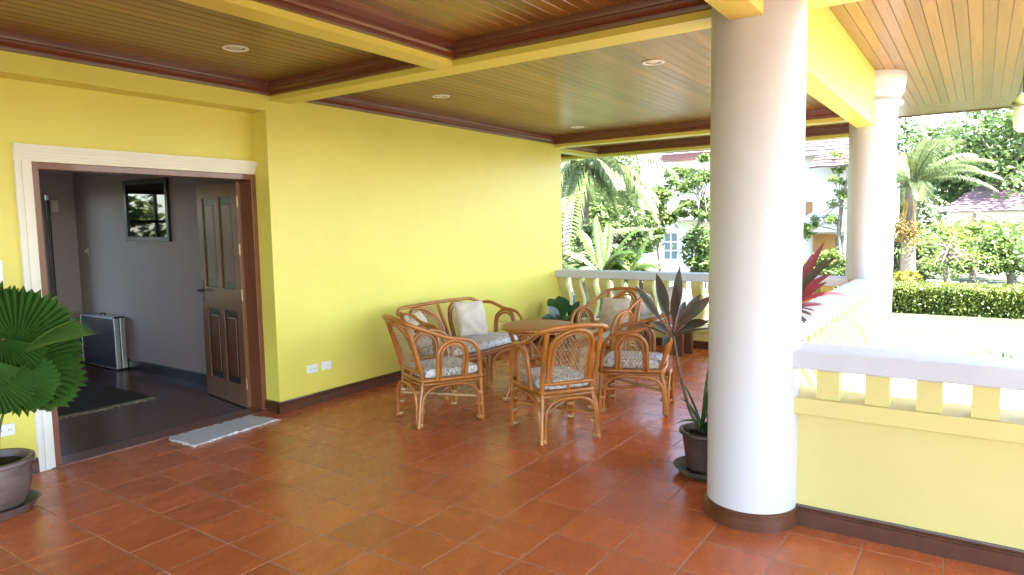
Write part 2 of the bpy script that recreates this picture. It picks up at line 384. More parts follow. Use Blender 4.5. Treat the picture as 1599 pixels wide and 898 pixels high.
# the far strip: boards turn the corner
def eave_tri():
    mb = MB()
    return mb
for i in range(9):
    xa = 11.0 + i * 0.118; xb = xa + 0.115
    ya = 0.983 - 0 * i; yb = -0.315
    o = B(xa, xb, -0.315, 7.4, ZO + 0.001, ZO + 0.013).build('plank', PLANK, ceil)
B(10.152, 11.0, 0.99, 7.4, ZO, ZO + 0.012).build('eaves_board', PLANK, ceil)
B(3.875, 12.08, -0.34, 0.98, ZO + 0.0135, ZO + 0.05).build('ceiling_backing', WOODBACK, ceil)
B(3.875, 12.10, -0.345, -0.317, ZO - 0.012, ZO + 0.16).build('eaves_rim', MOULD, ceil)
B(12.063, 12.09, -0.317, 7.4, ZO - 0.012, ZO + 0.16).build('eaves_rim', MOULD, ceil)
# camera-side part past the near column, its reach extended to cut light
planks(-4.0, 3.67, -3.6, 0.905, ZC + 0.001, 0.0905)
B(-4.0, 3.67, -3.6, 0.905, ZC + 0.014, ZC + 0.03).build('ceiling_backing', WOODBACK, ceil)
# unseen roof above, kept plain, put on to block light
rf = MB()
rx0, rx1, ry0, ry1 = -4.2, 12.12, -0.36, 12.0
rf.v = [(rx0, ry0, 3.32), (rx1, ry0, 3.32), (rx1, ry1, 3.32), (rx0, ry1, 3.32), (3.0, 5.8, 6.2), (7.5, 5.8, 6.2)]
rf.f = [(0, 1, 5, 4), (1, 2, 5), (2, 3, 4, 5), (3, 0, 4), (0, 3, 2, 1)]
o = rf.build('roof', RTILE); o['kind'] = 'structure'
B(-4.2, 3.88, -3.7, -0.365, 3.26, 3.36).build('light_block_slab', RTILE, ceil)  # unseen slab over the camera side, added to keep sun and sky light off

# ------------------------------------------------------------------ walls
YW, YD = 4.995, 5.19
wall = thing('house_wall', 'long yellow wall behind the rattan seats with dark brown skirting', 'wall', (3.612, YW, 0))
def WB(root, mb, name, material, part=None, **k):
    o = mb.build(name, material, part if part is not None else root, origin=root.location, **k)
    return o
pw = MB()
pw.box(3.612, 8.49, YW, 5.26, -0.02, 2.724)
pw.box(3.90, 8.49, 5.26, 5.30, -0.02, 2.724)
WB(wall, pw, 'wall_face', YEL)
WB(wall, B(3.612, 8.49, YW + 0.0, 5.30, 2.726, 3.3), 'wall_top', YEL)
WB(wall, B(8.29, 8.488, 5.302, 9.3, -0.4, 3.3), 'end_wall', YEL)
def skirt_prof(t=0.022, h=0.1):
    return [(0, 0), (t, 0), (t, h - .032), (t - .004, h - .029), (t - .001, h - .024), (t - .001, h - .020), (t - .006, h - .018), (t - .003, h - .013), (t - .003, h - .010), (t - .009, h - .008), (t - .012, h), (0, h)]
P = [(YW - d, z) for d, z in skirt_prof()]
WB(wall, MB().prism(P, 'x', 3.590, 8.31), 'skirting', SKIRT)
P = [(3.612 - d, z) for d, z in skirt_prof()]
WB(wall, MB().prism(P, 'y', YW - 0.02, 5.19), 'skirting', SKIRT)

ew = thing('entrance_wall', 'yellow recessed wall around the open front door', 'wall', (1.6, YD, 0))
e = MB()
e.box(-4.0, 1.905, YD, 5.33, -0.02, 2.72)
e.box(1.905, 3.611, YD, 5.33, 2.06, 2.72)
WB(ew, e, 'wall_face', YEL)
WB(ew, B(-4.0, 3.611, YW, 5.33, 2.598, 3.3), 'head_beam', YEL)
P = [(YD - d, z) for d, z in skirt_prof()]
WB(ew, MB().prism(P, 'x', -4.0, 1.826), 'skirting', SKIRT)

# sockets and switches on the walls
def plate(x, y, z, label, slots, w_=0.115, h=0.075):
    t_ = thing('wall_socket' if slots else 'wall_switch', label, 'socket' if slots else 'switch', (x, y, z))
    pl_ = WB(t_, B(x - w_ / 2, x + w_ / 2, y - 0.012, y + 0.001, z - h / 2, z + h / 2, 0.004), 'plate', PLAST)
    if slots:
        for dx in (-0.026, 0.026):
            ou_ = WB(t_, B(x + dx - 0.015, x + dx + 0.015, y - 0.0145, y - 0.011, z - 0.018, z + 0.018, 0.002), 'outlet', PLAST)
            for ddx in (-0.006, 0.006): WB(t_, B(x + dx + ddx - .0014, x + dx + ddx + .0014, y - .0152, y - .014, z - .006, z + .006), 'slot', SLOT, part=ou_)
    else:
        WB(t_, B(x - 0.017, x + 0.017, y - 0.017, y - 0.011, z - 0.024, z + 0.024, 0.003), 'rocker', PLAST)
    return t_
plate(3.97, YW, 0.328, 'white double socket outlet low on the yellow wall, nearer the door', True)
plate(4.132, YW, 0.332, 'white blank switch plate low on the yellow wall, nearer the chairs', False, 0.112, 0.075)
plate(1.655, YD, 0.33, 'white socket outlet low on the wall beside the fan palm', True, 0.115, 0.078)
plate(1.66, YD, 1.36, 'white switch plate left of the door above the fan palm', False, 0.12, 0.15)

# ------------------------------------------------------------------ front door
fd = thing('front_door', 'open dark wooden front door with cream casing and brown frame', 'door', (2.75, YD, 0))
cs = MB()
for (a, b_, d) in ((1.826, 1.845, 0.030), (1.8455, 1.866, 0.020), (1.8665, 1.896, 0.026), (1.8965, 1.926, 0.016)):
    cs.box(a, b_, YD - d, YD + 0.001, 0.0, 2.0775)
o = WB(fd, cs, 'casing', CASE_W)
ch = MB()
for (a, b_, d) in ((2.078, 2.100, 0.014), (2.1005, 2.118, 0.022), (2.1185, 2.142, 0.028), (2.1425, 2.158, 0.038), (2.1585, 2.186, 0.046)):
    ch.box(1.826, 3.609, YD - d, YD + 0.002, a, b_)
WB(fd, ch, 'head_casing', CASE_W)
WB(fd, B(1.9265, 1.966, YD - 0.012, 5.34, 0.0, 2.077, .003), 'jamb', JAMB)
WB(fd, B(3.565, 3.6115, YD - 0.012, 5.34, 0.0, 2.077, .003), 'jamb', JAMB)
WB(fd, B(1.9665, 3.5645, YD - 0.010, 5.34, 2.030, 2.0765, .003), 'frame_head', JAMB)
WB(fd, B(1.9265, 3.6115, 5.142, 5.345, -0.009, 0.014, .004), 'threshold', JAMB)
# leaf: local frame u along leaf from hinge, v = thickness, z
hx0, hy0 = 3.575, 5.345
ux, uy = 0.157, 0.9876
LM = Matrix(((ux, uy, 0, hx0), (uy, -ux, 0, hy0), (0, 0, 1, 0.012), (0, 0, 0, 1)))   # local (u, t, z); t grows towards +X
def LB(mb, name, material, parent=fd, **k):
    mb.xform(LM)
    o = mb.build(name, material, parent, origin=fd.location, **k); return o
lw, lh, tk = 0.87, 2.01, 0.042
leafm = MB()
us = [0, 0.115, 0.395, 0.475, 0.755, lw]; zs = [0, 0.20, 0.88, 1.02, 1.12, 1.20, 1.88, lh]
zs = [0, 0.19, 0.86, 1.06, 1.89, lh]
for i in range(5):
    for j in range(5):
        if i in (1, 3) and j in (1, 3): continue
        leafm.box(us[i], us[i + 1], -tk, 0, zs[j], zs[j + 1])
leaf = LB(leafm, 'door_leaf', DOORM)
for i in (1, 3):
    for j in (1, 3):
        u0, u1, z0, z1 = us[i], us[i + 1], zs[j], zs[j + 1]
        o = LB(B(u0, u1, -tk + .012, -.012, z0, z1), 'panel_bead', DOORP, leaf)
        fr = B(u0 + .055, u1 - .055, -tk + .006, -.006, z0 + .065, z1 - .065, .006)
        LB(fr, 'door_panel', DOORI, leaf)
for z in (0.22, 1.02, 1.42, 1.84):
    LB(B(-.012, .004, -tk - .006, -tk + .006, z - .05, z + .05, .002), 'hinge', BRASS, leaf)
LB(B(lw - .065, lw - .02, -tk - .006, -tk + .001, 0.90, 1.12, .003), 'lock_plate', BLACKM, leaf)
hm = MB(); hm.tube(smoothpath([(lw - .042, -tk, 1.02), (lw - .042, -tk - .05, 1.02), (lw - .06, -tk - .058, 1.02), (lw - .15, -tk - .055, 1.015)], 5), 0.009, 8)
LB(hm, 'handle', BLACKM, leaf, smooth=True)

# ------------------------------------------------------------------ hallway behind the door
hall = struct_root('hallway')
B(1.0, 3.897, 5.345, 9.3, -0.02, 0.002).build('hallway_floor', HALLF, hall)
B(3.897, 3.93, 5.331, 9.3, -0.02, 2.9).build('hallway_wall', HALLW, hall)
B(1.0, 3.93, 5.331, 9.3, 2.60, 2.65).build('hallway_ceiling', HALLW, hall)
B(0.95, 1.0, 5.331, 9.3, -0.02, 2.9).build('hallway_wall', HALLW, hall)
WX0, WX1, WZ0, WZ1 = 2.25, 3.42, 0.55, 2.16
bw = MB(); bw.box(0.95, WX0, 9.3, 9.42, -0.02, 2.9); bw.box(WX1, 3.93, 9.3, 9.42, -0.02, 2.9)
bw.box(WX0, WX1, 9.3, 9.42, -0.02, WZ0); bw.box(WX0, WX1, 9.3, 9.42, WZ1, 2.9)
bw.build('hallway_end_wall', HALLW, hall)
P = [(3.897 - d, z) for d, z in skirt_prof(0.02, 0.12)]
MB().prism(P, 'y', 5.345, 9.22).build('hallway_skirting', HALLD, hall)
# garden window at the end of the hall (its light is what the picture glass mirrors)
hw = thing('hall_window', 'window at the dark end of the hallway mirrored in the picture glass', 'window', (2.83, 9.36, WZ0))
wm = MB(); xm = (WX0 + WX1) / 2
wm.box(WX0, WX0 + .05, 9.33, 9.38, WZ0, WZ1); wm.box(WX1 - .05, WX1, 9.33, 9.38, WZ0, WZ1); wm.box(WX0 + .051, WX1 - .051, 9.33, 9.38, WZ0, WZ0 + .05); wm.box(WX0 + .051, WX1 - .051, 9.33, 9.38, WZ1 - .05, WZ1)
wm.box(xm - .02, xm + .02, 9.335, 9.375, WZ0 + .051, WZ1 - .051); wm.box(WX0 + .051, xm - .0205, 9.335, 9.375, 1.72, 1.76); wm.box(xm + .0205, WX1 - .051, 9.335, 9.375, 1.72, 1.76)
WB(hw, wm, 'window_frame', DOORP)
# mirror-like picture
pf = thing('picture_frame', 'black framed picture under glass on the hallway wall', 'picture', (3.896, 7.56, 1.83))
pm = MB(); y0, y1, z0, z1 = 7.10, 8.015, 1.50, 2.17
for bx in ((y0, y1, z0, z0 + .045), (y0, y1, z1 - .045, z1), (y0, y0 + .045, z0 + .0455, z1 - .0455), (y1 - .045, y1, z0 + .0455, z1 - .0455)):
    pm.box(3.866, 3.8965, bx[0], bx[1], bx[2], bx[3])
WB(pf, pm, 'frame', BLACKM)
WB(pf, B(3.882, 3.8955, y0 + .0455, y1 - .0455, z0 + .0455, z1 - .0455), 'glass', PICGLASS)
pf.rotation_euler = (rad(0.8), 0, 0)
sw = thing('hall_switch', 'small brass switch on the hallway wall left of the picture', 'switch', (3.896, 9.05, 1.38))
WB(sw, B(3.882, 3.8965, 9.01, 9.09, 1.33, 1.43, .003), 'plate', BRASS); WB(sw, B(3.874, 3.882, 9.03, 9.07, 1.36, 1.40, .002), 'rocker', PLAST)
bx = thing('wall_lamp', 'small box lamp high on the far hallway wall', 'lamp', (3.64, 9.3, 1.93))
WB(bx, B(3.60, 3.70, 9.23, 9.299, 1.84, 2.02, .01), 'lamp_body', HALLW); WB(bx, B(3.615, 3.685, 9.222, 9.23, 1.86, 2.0, .003), 'lamp_front', CASE_W)
pl = thing('tall_pole', 'dark upright pole standing at the far end of the hallway', 'pole', (3.56, 9.24, 0))
WB(pl, MB().tube([(3.56, 9.2, 0.01), (3.56, 9.2, 2.0)], 0.022, 10), 'shaft', BLACKM, smooth=True); WB(pl, MB().tube([(3.56, 9.2, 2.0), (3.56, 9.2, 2.06)], 0.027, 10), 'cap', ALU, smooth=True)
WB(pl, MB().lathe([(0.0, 0.022), (0.11, 0.022), (0.12, 0.004), (0, 0.004)], 20, (3.56, 9.18, 0)), 'foot', BLACKM)
# folded case against the wall
fc = thing('folding_case', 'slate blue folded case with aluminium edges against the hallway wall', 'case', (3.78, 8.5, 0))
WB(fc, B(3.752, 3.758, 8.21, 9.02, .03, .60), 'side_panel', CASEB); WB(fc, B(3.862, 3.868, 8.21, 9.02, .03, .60), 'side_panel', CASEB)
ea = MB()
for xa in (3.748, 3.815):
    ea.box(xa, xa + .055, 8.185, 8.2095, .02, .61, .004); ea.box(xa, xa + .055, 9.0205, 9.04, .02, .61, .004)
    ea.box(xa, xa + .055, 8.21, 9.02, .601, .618, .004); ea.box(xa, xa + .055, 8.21, 9.02, .012, .029, .004)
WB(fc, ea, 'edge_trim', ALU)
WB(fc, B(3.804, 3.814, 8.20, 9.02, .03, .60), 'hinge_strip', BLACKM)
for z in (.6105, .006): WB(fc, B(3.744, 3.874, 8.178, 8.215, z, z + .017, .004), 'corner_cap', BLACKM)
WB(fc, MB().tube(smoothpath([(3.81, 8.53, .62), (3.81, 8.54, .645), (3.81, 8.62, .645), (3.81, 8.63, .62)], 4), .009, 8), 'handle', BLACKM, smooth=True)
# rug in the hall, with fringe
rg = thing('hall_rug', 'dark patterned rug with pale fringe on the hallway floor', 'rug', (2.7, 7.2, 0))
ru = MB(); nx, ny = 16, 16; base = 0
random.seed(2)
for i in range(nx + 1):
    for j in range(ny + 1):
        ru.v.append((1.75 + 1.55 * i / nx, 6.56 + 1.3 * j / ny - 0.045 * i / nx, 0.012 + 0.003 * random.random()))
for i in range(nx):
    for j in range(ny):
        a = i * (ny + 1) + j; ru.f.append((a, a + ny + 1, a + ny + 2, a + 1))
WB(rg, ru, 'pile', RUG, smooth=True)
fm = MB()
for i in range(110):
    x = 1.76 + 1.53 * i / 109; y = 6.56 - 0.045 * i / 109
    fm.tube([(x, y + .012, .013), (x + random.uniform(-.008, .008), y - .03, .008), (x + random.uniform(-.014, .014), y - .05 - random.random() * .02, .005)], .005, 4)
o = WB(rg, fm, 'fringe', FRINGE); o['kind'] = 'stuff'
# cotton door mat on the terrace
dm = MB(); n1, n2 = 40, 18; random.seed(4)
c00, c10, c11, c01 = Vector((2.68, 4.755, 0)), Vector((3.452, 4.812, 0)), Vector((3.40, 5.12, 0)), Vector((2.66, 5.105, 0))
for zz in (0.002, 0.015):
    for i in range(n1 + 1):
        for j in range(n2 + 1):
            u, v = i / n1, j / n2
            p = (c00 * (1 - u) + c10 * u) * (1 - v) + (c01 * (1 - u) + c11 * u) * v
            e_ = (i in (0, n1)) * 0.012 + (j in (0, n2)) * 0.012
            p += Vector((random.uniform(-1, 1) * e_, random.uniform(-1, 1) * e_, zz + (random.random() * .005 if zz > .01 else 0)))
            dm.v.append(tuple(p))
NN = (n1 + 1) * (n2 + 1)
for i in range(n1):
    for j in range(n2):
        a = i * (n2 + 1) + j; dm.f.append((NN + a, NN + a + n2 + 1, NN + a + n2 + 2, NN + a + 1))
ring = [i * (n2 + 1) for i in range(n1 + 1)] + [n1 * (n2 + 1) + j for j in range(1, n2 + 1)] + [i * (n2 + 1) + n2 for i in reversed(range(n1))] + [j for j in reversed(range(1, n2))]
for k in range(len(ring)):
    a, b_ = ring[k], ring[(k + 1) % len(ring)]; dm.f.append((a, b_, NN + b_, NN + a))
tag(dm.build('door_mat', MATC, smooth=True, origin=(3.05, 4.95, 0)), 'white shaggy cotton mat lying on the tiles before the doorway', 'door mat')

# ------------------------------------------------------------------ columns
def column(x, y, label, cap):
    c = thing('round_column', label, 'column', (x, y, 0))
    R = 0.2335
    WB(c, MB().lathe([(R, 0.09), (R, 2.84 if not cap else 3.149)], 72, (x, y, 0)), 'shaft', WHITE, smooth=True)
    WB(c, MB().lathe([(R + .0135, 0.0), (R + .0135, .062), (R + .010, .065), (R + .0125, .069), (R + .0125, .076), (R + .008, .079), (R + .010, .083), (R + .010, .089), (R + .004, .093), (R - .01, .096)], 72, (x, y, 0)), 'base_ring', SKIRT, smooth=True, ang=20)
    if cap:
        WB(c, MB().lathe([(R - .01, 2.80), (R + .035, 2.81), (R + .05, 2.83), (R + .05, 2.85), (R + .03, 2.87), (R + .02, 2.89), (R + .045, 2.93), (R + .055, 2.95), (R + .055, 2.97), (R + .06, 3.0), (R + .075, 3.06), (R + .075, 3.10), (R + .066, 3.149), (R - .02, 3.149)], 72, (x, y, 0)), 'capital', WHITE, smooth=True, ang=30)
    return c
column(3.702, 0.990, 'thick white column in front, at the end of the right-hand parapet', False)
column(8.43, 1.02, 'white column with moulded capital at the far corner of the terrace', True)

# ------------------------------------------------------------------ railings
def baluster_mb(z0, z1, w_, t_, amp, n=16):
    """S-curved slab: width along y, belly along +x"""
    mb = MB()
    for i in range(n + 1):
        u = i / n; z = z1 + (z0 - z1) * u
        d = amp * (math.sin(PI * min(1, max(0, u)) ** 1.25) ** 1.3 - 0.30 * math.sin(2 * PI * u) * (1 - u))
        for (yy, xx) in ((-w_ / 2, -t_ / 2), (w_ / 2, -t_ / 2), (w_ / 2, t_ / 2), (-w_ / 2, t_ / 2)): mb.v.append((xx + d, yy, z))
    for i in range(n):
        for k in range(4): mb.f.append((4 * i + k, 4 * i + (k + 1) % 4, 4 * i + 4 + (k + 1) % 4, 4 * i + 4 + k))
    return mb
def balusters(root, z0, z1, pos, rot, amp, w_=.115, t_=.085):
    first = None
    for (x, y) in pos:
        if first is None: o = first = baluster_mb(z0, z1, w_, t_, amp).build('baluster', YEL2, root, smooth=True, ang=40)
        else: o = first.copy(); COL.objects.link(o); o.parent = root
        o.location = Vector((x, y, 0)) - root.location; o.rotation_euler = (0, 0, rot)
# right-hand parapet: solid wall with short balusters
pr = thing('parapet_railing', 'pale yellow parapet with white rail right of the front column', 'railing', (3.78, -0.6, 0))
WB(pr, B(3.70, 3.908, -3.4, 0.985, -0.42, 0.606), 'parapet_wall', YEL2)
WB(pr, B(3.64, 3.925, -3.4, 0.985, 0.607, 0.695, .006), 'lower_rail', YEL2)
WB(pr, B(3.62, 3.905, -3.4, 0.985, 0.848, 0.944, .008), 'top_rail', CAPW)
P = [(3.70 - d, z) for d, z in skirt_prof(0.02, 0.11)]
WB(pr, MB().prism(P, 'y', -3.4, 0.80), 'skirting', SKIRT)
balusters(pr, 0.693, 0.85, [(3.722, y) for y in (0.612, 0.391, 0.175, -0.042, -0.259, -0.476, -0.693, -0.91, -1.127, -1.344)], 0, 0.0, .106, .11)
# side railing between the two columns
sr = thing('side_railing', 'white topped railing with wavy yellow balusters between the two white columns', 'railing', (6.0, 1.0, 0))
WB(sr, B(3.93, 8.25, 0.92, 1.08, -0.42, 0.212), 'kerb', YEL2)
WB(sr, B(3.93, 8.25, 0.90, 1.10, 0.213, 0.27, .006), 'lower_rail', YEL2)
WB(sr, B(3.93, 8.25, 0.885, 1.125, 0.868, 0.955, .008), 'top_rail', CAPW)
P = [(1.08 + d, z) for d, z in skirt_prof(0.02, 0.1)]
WB(sr, MB().prism(P, 'x', 3.95, 8.3), 'skirting', SKIRT)
balusters(sr, 0.268, 0.86, [(4.06 + .217 * i, 0.985) for i in range(19)], -PI / 2, 0.12, .105, .125)
# far railing
rr = thing('far_railing', 'white topped railing with wavy yellow balusters at the far end of the terrace', 'railing', (8.43, 3.0, 0))
WB(rr, B(8.35, 8.51, 1.20, 4.994, -0.42, 0.212), 'kerb', YEL2)
WB(rr, B(8.33, 8.53, 1.18, 4.994, 0.213, 0.27, .006), 'lower_rail', YEL2)
WB(rr, B(8.29, 8.57, 1.17, 4.994, 0.857, 0.957, .008), 'top_rail', CAPW)
P = [(8.35 - d, z) for d, z in skirt_prof(0.02, 0.1)]
WB(rr, MB().prism(P, 'y', 1.2, 4.974), 'skirting', SKIRT)
balusters(rr, 0.268, 0.86, [(8.41, 4.93 - .2185 * i) for i in range(17)], 0, 0.115, .125)

# ------------------------------------------------------------------ downlights
def downlight(x, y, label):
    d = thing('ceiling_downlight', label, 'ceiling light', (x, y, ZC), group='recessed lights in the board ceiling')
    z = ZC
    WB(d, MB().lathe([(0.085, z - .001), (0.085, z - .006), (0.072, z - .010), (0.064, z - .006), (0.062, z + .012)], 36, (x, y, 0)), 'ring', PLAST, smooth=True)
    WB(d, MB().lathe([(0.0, z - .004), (0.03, z - .003), (0.0615, z + .004)], 28, (x, y, 0)), 'lens', LAMPG, smooth=True)
downlight(2.83, 4.204, 'round ceiling light in the coffer above the front door')
downlight(5.007, 4.253, 'round ceiling light near the yellow wall above the rattan sofa')
downlight(5.015, 2.123, 'round ceiling light close beside the thick front column')
downlight(7.655, 4.255, 'round ceiling light at the far corner near the end of the yellow wall')
# ------------------------------------------------------------------ rattan furniture
def hoop_pts(hw, v0, v1, n=9):
    """arch outline in (u, v): up one side, over the round top, down the other"""
    pts = [(-hw, v0), (-hw, (v0 + v1 - hw) / 2)]
    for i in range(n + 1):
        a = PI - PI * i / n; pts.append((hw * math.cos(a), v1 - hw + hw * math.sin(a)))
    pts += [(hw, (v0 + v1 - hw) / 2), (hw, v0)]
    return pts
def in_hoop(u, v, hw, v0, v1):
    if v < v0 or v > v1 or abs(u) > hw: return False
    if v <= v1 - hw: return True
    return u * u + (v - (v1 - hw)) ** 2 <= hw * hw
def lattice(F, hw, v0, v1, step=0.030, slope=1.55, r=0.0022, bars=()):
    """crossing cane strands clipped to the arch; F maps (u, v) to a point"""
    mb = MB()
    for sgn in (1, -1):
        c = v0 - 2 * hw * slope
        while c < v1 + 2 * hw * slope:
            seg = []
            for i in range(61):
                u = -hw + 2 * hw * i / 60; v = c + sgn * slope * u
                if in_hoop(u, v, hw, v0, v1): seg.append((u, v))
            if len(seg) >= 3:
                pts = [F(*seg[int(round(k * (len(seg) - 1) / 3))], sgn * 0.0015) for k in range(4)]
                mb.tube(pts, r, 3, cap=False)
            c += step * math.sqrt(1 + slope * slope) * 0.82
    for v in bars:
        h = hw if v <= v1 - hw else math.sqrt(max(0, hw * hw - (v - v1 + hw) ** 2))
        mb.tube([F(-h + 2 * h * k / 4, v, 0) for k in range(5)], r * 1.2, 4, cap=False)
    return mb
def stuff(o): o['kind'] = 'stuff'; return o
def rattan_seat(name, label, cat, wf, wr, wt, D=0.565, ztop=0.885, hoops=((0.0, 0.165),), mid=(), group=None, side_hoop=True):
    """wf / wr / wt: half widths at the front feet, rear feet and top rail; x is forward from the rear feet"""
    t = thing(name, label, cat, group=group)
    R1, R2 = 0.0175, 0.0125
    zc = ztop - 0.022
    half = [(D - .010, wf - .008, .34), (D - .020, wf - .002, .50), (D - .045, wf + .008, .60), (D - .105, wf + .016, .668), (D - .18, wf + .018, .693), (D - .30, wf + .014, .712),
            (D - .45, wf - .0 + (wt - wf) * .3, .768), (-.045, wt + .018, zc - .03), (-.095, wt - .03, zc), (-.122, wt - .10, ztop - .008)]
    path = half + ([(-.128, 0, ztop)] if wt < .4 else [(-.126, wt * .5, ztop - .003), (-.128, 0, ztop), (-.126, -wt * .5, ztop - .003)]) + [(x, -y, z) for x, y, z in reversed(half)]
    MB().tube(smoothpath(path, 5), R1, 10).build('arm_rail', RATTAN, t, smooth=True)
    # legs: main pole
    legs = {}
    for s_ in (1, -1):
        legs['f', s_] = MB().tube(smoothpath([(D, s_ * wf, 0), (D - .006, s_ * (wf - .004), .18), (D - .011, s_ * (wf - .008), .345)], 4), R1, 10).build('leg', RATTAN, t, smooth=True)
        legs['r', s_] = MB().tube(smoothpath([(0, s_ * wr, 0), (.030, s_ * (wr - .02), .2), (.058, s_ * (wr - .035), .37), (.03, s_ * (wr - .022), .50), (-.075, s_ * (wt - .035), zc - .012)], 5), R1, 10).build('leg', RATTAN, t, smooth=True)
    for y in mid:
        MB().tube([(D, y, 0), (D - .01, y, .345)], R1, 10).build('leg', RATTAN, t, smooth=True)
        MB().tube(smoothpath([(0, y, 0), (.03, y, .2), (.058, y, .37), (.03, y, .5), (-.105, y, ztop - .02)], 5), R1, 10).build('leg', RATTAN, t, smooth=True)
    # seat frame: two stacked hoops of pole
    def ring(z, x0, x1, a, b_):
        c = .05
        return smoothpath([(x0, -a + c, z), (x0 + .01, -a + .01, z), (x0 + c, -a, z), ((x0 + x1) / 2, -(a + b_) / 2, z), (x1 - c, -b_, z), (x1 - .01, -b_ + .01, z), (x1, -b_ + c, z), (x1 + .012, 0, z),
                           (x1, b_ - c, z), (x1 - .01, b_ - .01, z), (x1 - c, b_, z), ((x0 + x1) / 2, (a + b_) / 2, z), (x0 + c, a, z), (x0 + .01, a - .01, z), (x0, a - c, z), (x0 - .008, 0, z)], 3, True)
    MB().tube(ring(.372, .045, D + .008, wr - .02, wf + .004), .015, 8, closed=True).build('seat_frame', RATTAN, t, smooth=True)
    MB().tube(ring(.340, .052, D - .012, wr - .03, wf - .018), .0115, 8, closed=True).build('seat_frame', RATTAN, t, smooth=True)
    sp = MB()
    ns = int((wf * 2) / .05)
    for i in range(ns):
        y = -wf + .04 + (2 * wf - .08) * i / (ns - 1); sp.tube([(.06, y * (wr / wf), .368), (D, y, .368)], .008, 6)
    stuff(sp.build('seat_slats', RATT2, t, smooth=True))
    # arches whose ends run down beside the legs
    def arch(P, Q, z=.328):
        P, Q = Vector(P), Vector(Q); d = Q - P; e = d.normalized()
        up = Vector((0, 0, 1))
        if d.length > .7: a1, a2 = .085 / d.length, .16 / d.length
        else: a1, a2 = .17, .33
        pts = [P + up * .008, P + d * (a1 * .12) + up * .20, P + d * (a1 * .50) + up * (z - .050), P + d * (a2 * .72) + up * (z - .008), P + d * .5 + up * z,
               P + d * (1 - a2 * .72) + up * (z - .008), P + d * (1 - a1 * .50) + up * (z - .050), P + d * (1 - a1 * .12) + up * .20, Q + up * .008]
        return MB().tube(smoothpath(pts, 5), R2, 8)
    g_ = .029
    for s_ in (1, -1):
        arch((g_, s_ * (wr - .001), 0), (D - g_, s_ * wf, 0)).build('side_arch', RATTAN, t, smooth=True)
    ys = [-wf] + sorted(mid) + [wf]; yr = [-wr] + sorted(mid) + [wr]
    for a, b_ in zip(ys[:-1], ys[1:]): arch((D, a + g_, 0), (D, b_ - g_, 0)).build('front_arch', RATTAN, t, smooth=True)
    for a, b_ in zip(yr[:-1], yr[1:]): arch((0.0, a + g_, 0), (0.0, b_ - g_, 0)).build('rear_arch', RATTAN, t, smooth=True)
    # cane bindings round each leg bundle
    def binding(x, y, z, dx, dy, h=.022):
        mb = MB(); cx_, cy_ = x + dx * .5, y + dy * .5
        a, b_ = .0185 + abs(dx) * .42, .0185 + abs(dy) * .42
        pr_ = []
        for zz, k in ((-h / 2, .93), (-h / 2 + .002, 1.0), (h / 2 - .002, 1.0), (h / 2, .93)):
            for q in range(14): pr_.append((cx_ + a * k * math.cos(2 * PI * q / 14), cy_ + b_ * k * math.sin(2 * PI * q / 14), z + zz))
        mb.v = pr_
        for j in range(3):
            for q in range(14): mb.f.append((j * 14 + q, j * 14 + (q + 1) % 14, (j + 1) * 14 + (q + 1) % 14, (j + 1) * 14 + q))
        mb.f.append(tuple(range(14))); mb.f.append(tuple(42 + q for q in range(14)))
        return mb
    for s_ in (1, -1):
        for z in (.028, .135, .235):
            binding(D - .005 * z / .2, s_ * (wf - .003), z, -g_, -s_ * g_).build('binding', RATT2, legs['f', s_], smooth=True)
            binding(.03 * z / .2, s_ * (wr - .02 * z / .2), z, g_, -s_ * g_).build('binding', RATT2, legs['r', s_], smooth=True)
    # stretchers crossing under the seat
    ends = [(-wf, wf, -wr, wr)] if not mid else [(ys[i], ys[i + 1], yr[i], yr[i + 1]) for i in range(len(ys) - 1)]
    for (fa, fb, ra, rb) in ends:
        MB().tube([(D - .02, fa + .02, .195), (.04, rb - .03, .205)], .0125, 8).build('stretcher', RATT2 if not mid else RATTAN, t, smooth=True)
        MB().tube([(D - .02, fb - .02, .20), (.04, ra + .03, .182)], .0125, 8).build('stretcher', RATTAN, t, smooth=True)
    # back hoops with lattice, between the seat and the top rail
    zb0, zb1 = .445, ztop - .032
    def FB(yc):
        def F(u, v, k=0.0):
            q = (v - zb0) / (zb1 - zb0)
            x = .048 - .035 * q - .122 * q * q - .012 * (1 - min(1, abs(u) / .17) ** 2)
            return Vector((x + k, yc + u * (1 + .06 * q), v))
        return F
    for yc, hw in hoops:
        F = FB(yc)
        MB().tube(smoothpath([F(u, v) for u, v in hoop_pts(hw, zb0 - .005, zb1)], 3), R1 * .95, 10).build('back_hoop', RATTAN, t, smooth=True)
        MB().tube(smoothpath([F(u, v) for u, v in hoop_pts(hw - .029, zb0, zb1 - .030)], 3), .010, 8).build('back_hoop', RATTAN, t, smooth=True)
        stuff(lattice(F, hw - .032, zb0, zb1 - .033, bars=(zb0 + .13, zb0 + .25)).build('back_lattice', LATT, t))
        MB().tube([F(0, zb0 - .01), (.05, yc, .37)], .013, 8).build('back_prop', RATTAN, t, smooth=True)
    wbar = wr - .02
    FF = FB(0)
    MB().tube(smoothpath([(.050, -wbar, zb0 - .008), (.036, -wbar * .5, zb0 - .008), (.034, 0, zb0 - .008), (.036, wbar * .5, zb0 - .008), (.050, wbar, zb0 - .008)], 4), .015, 10).build('back_bar', RATTAN, t, smooth=True)
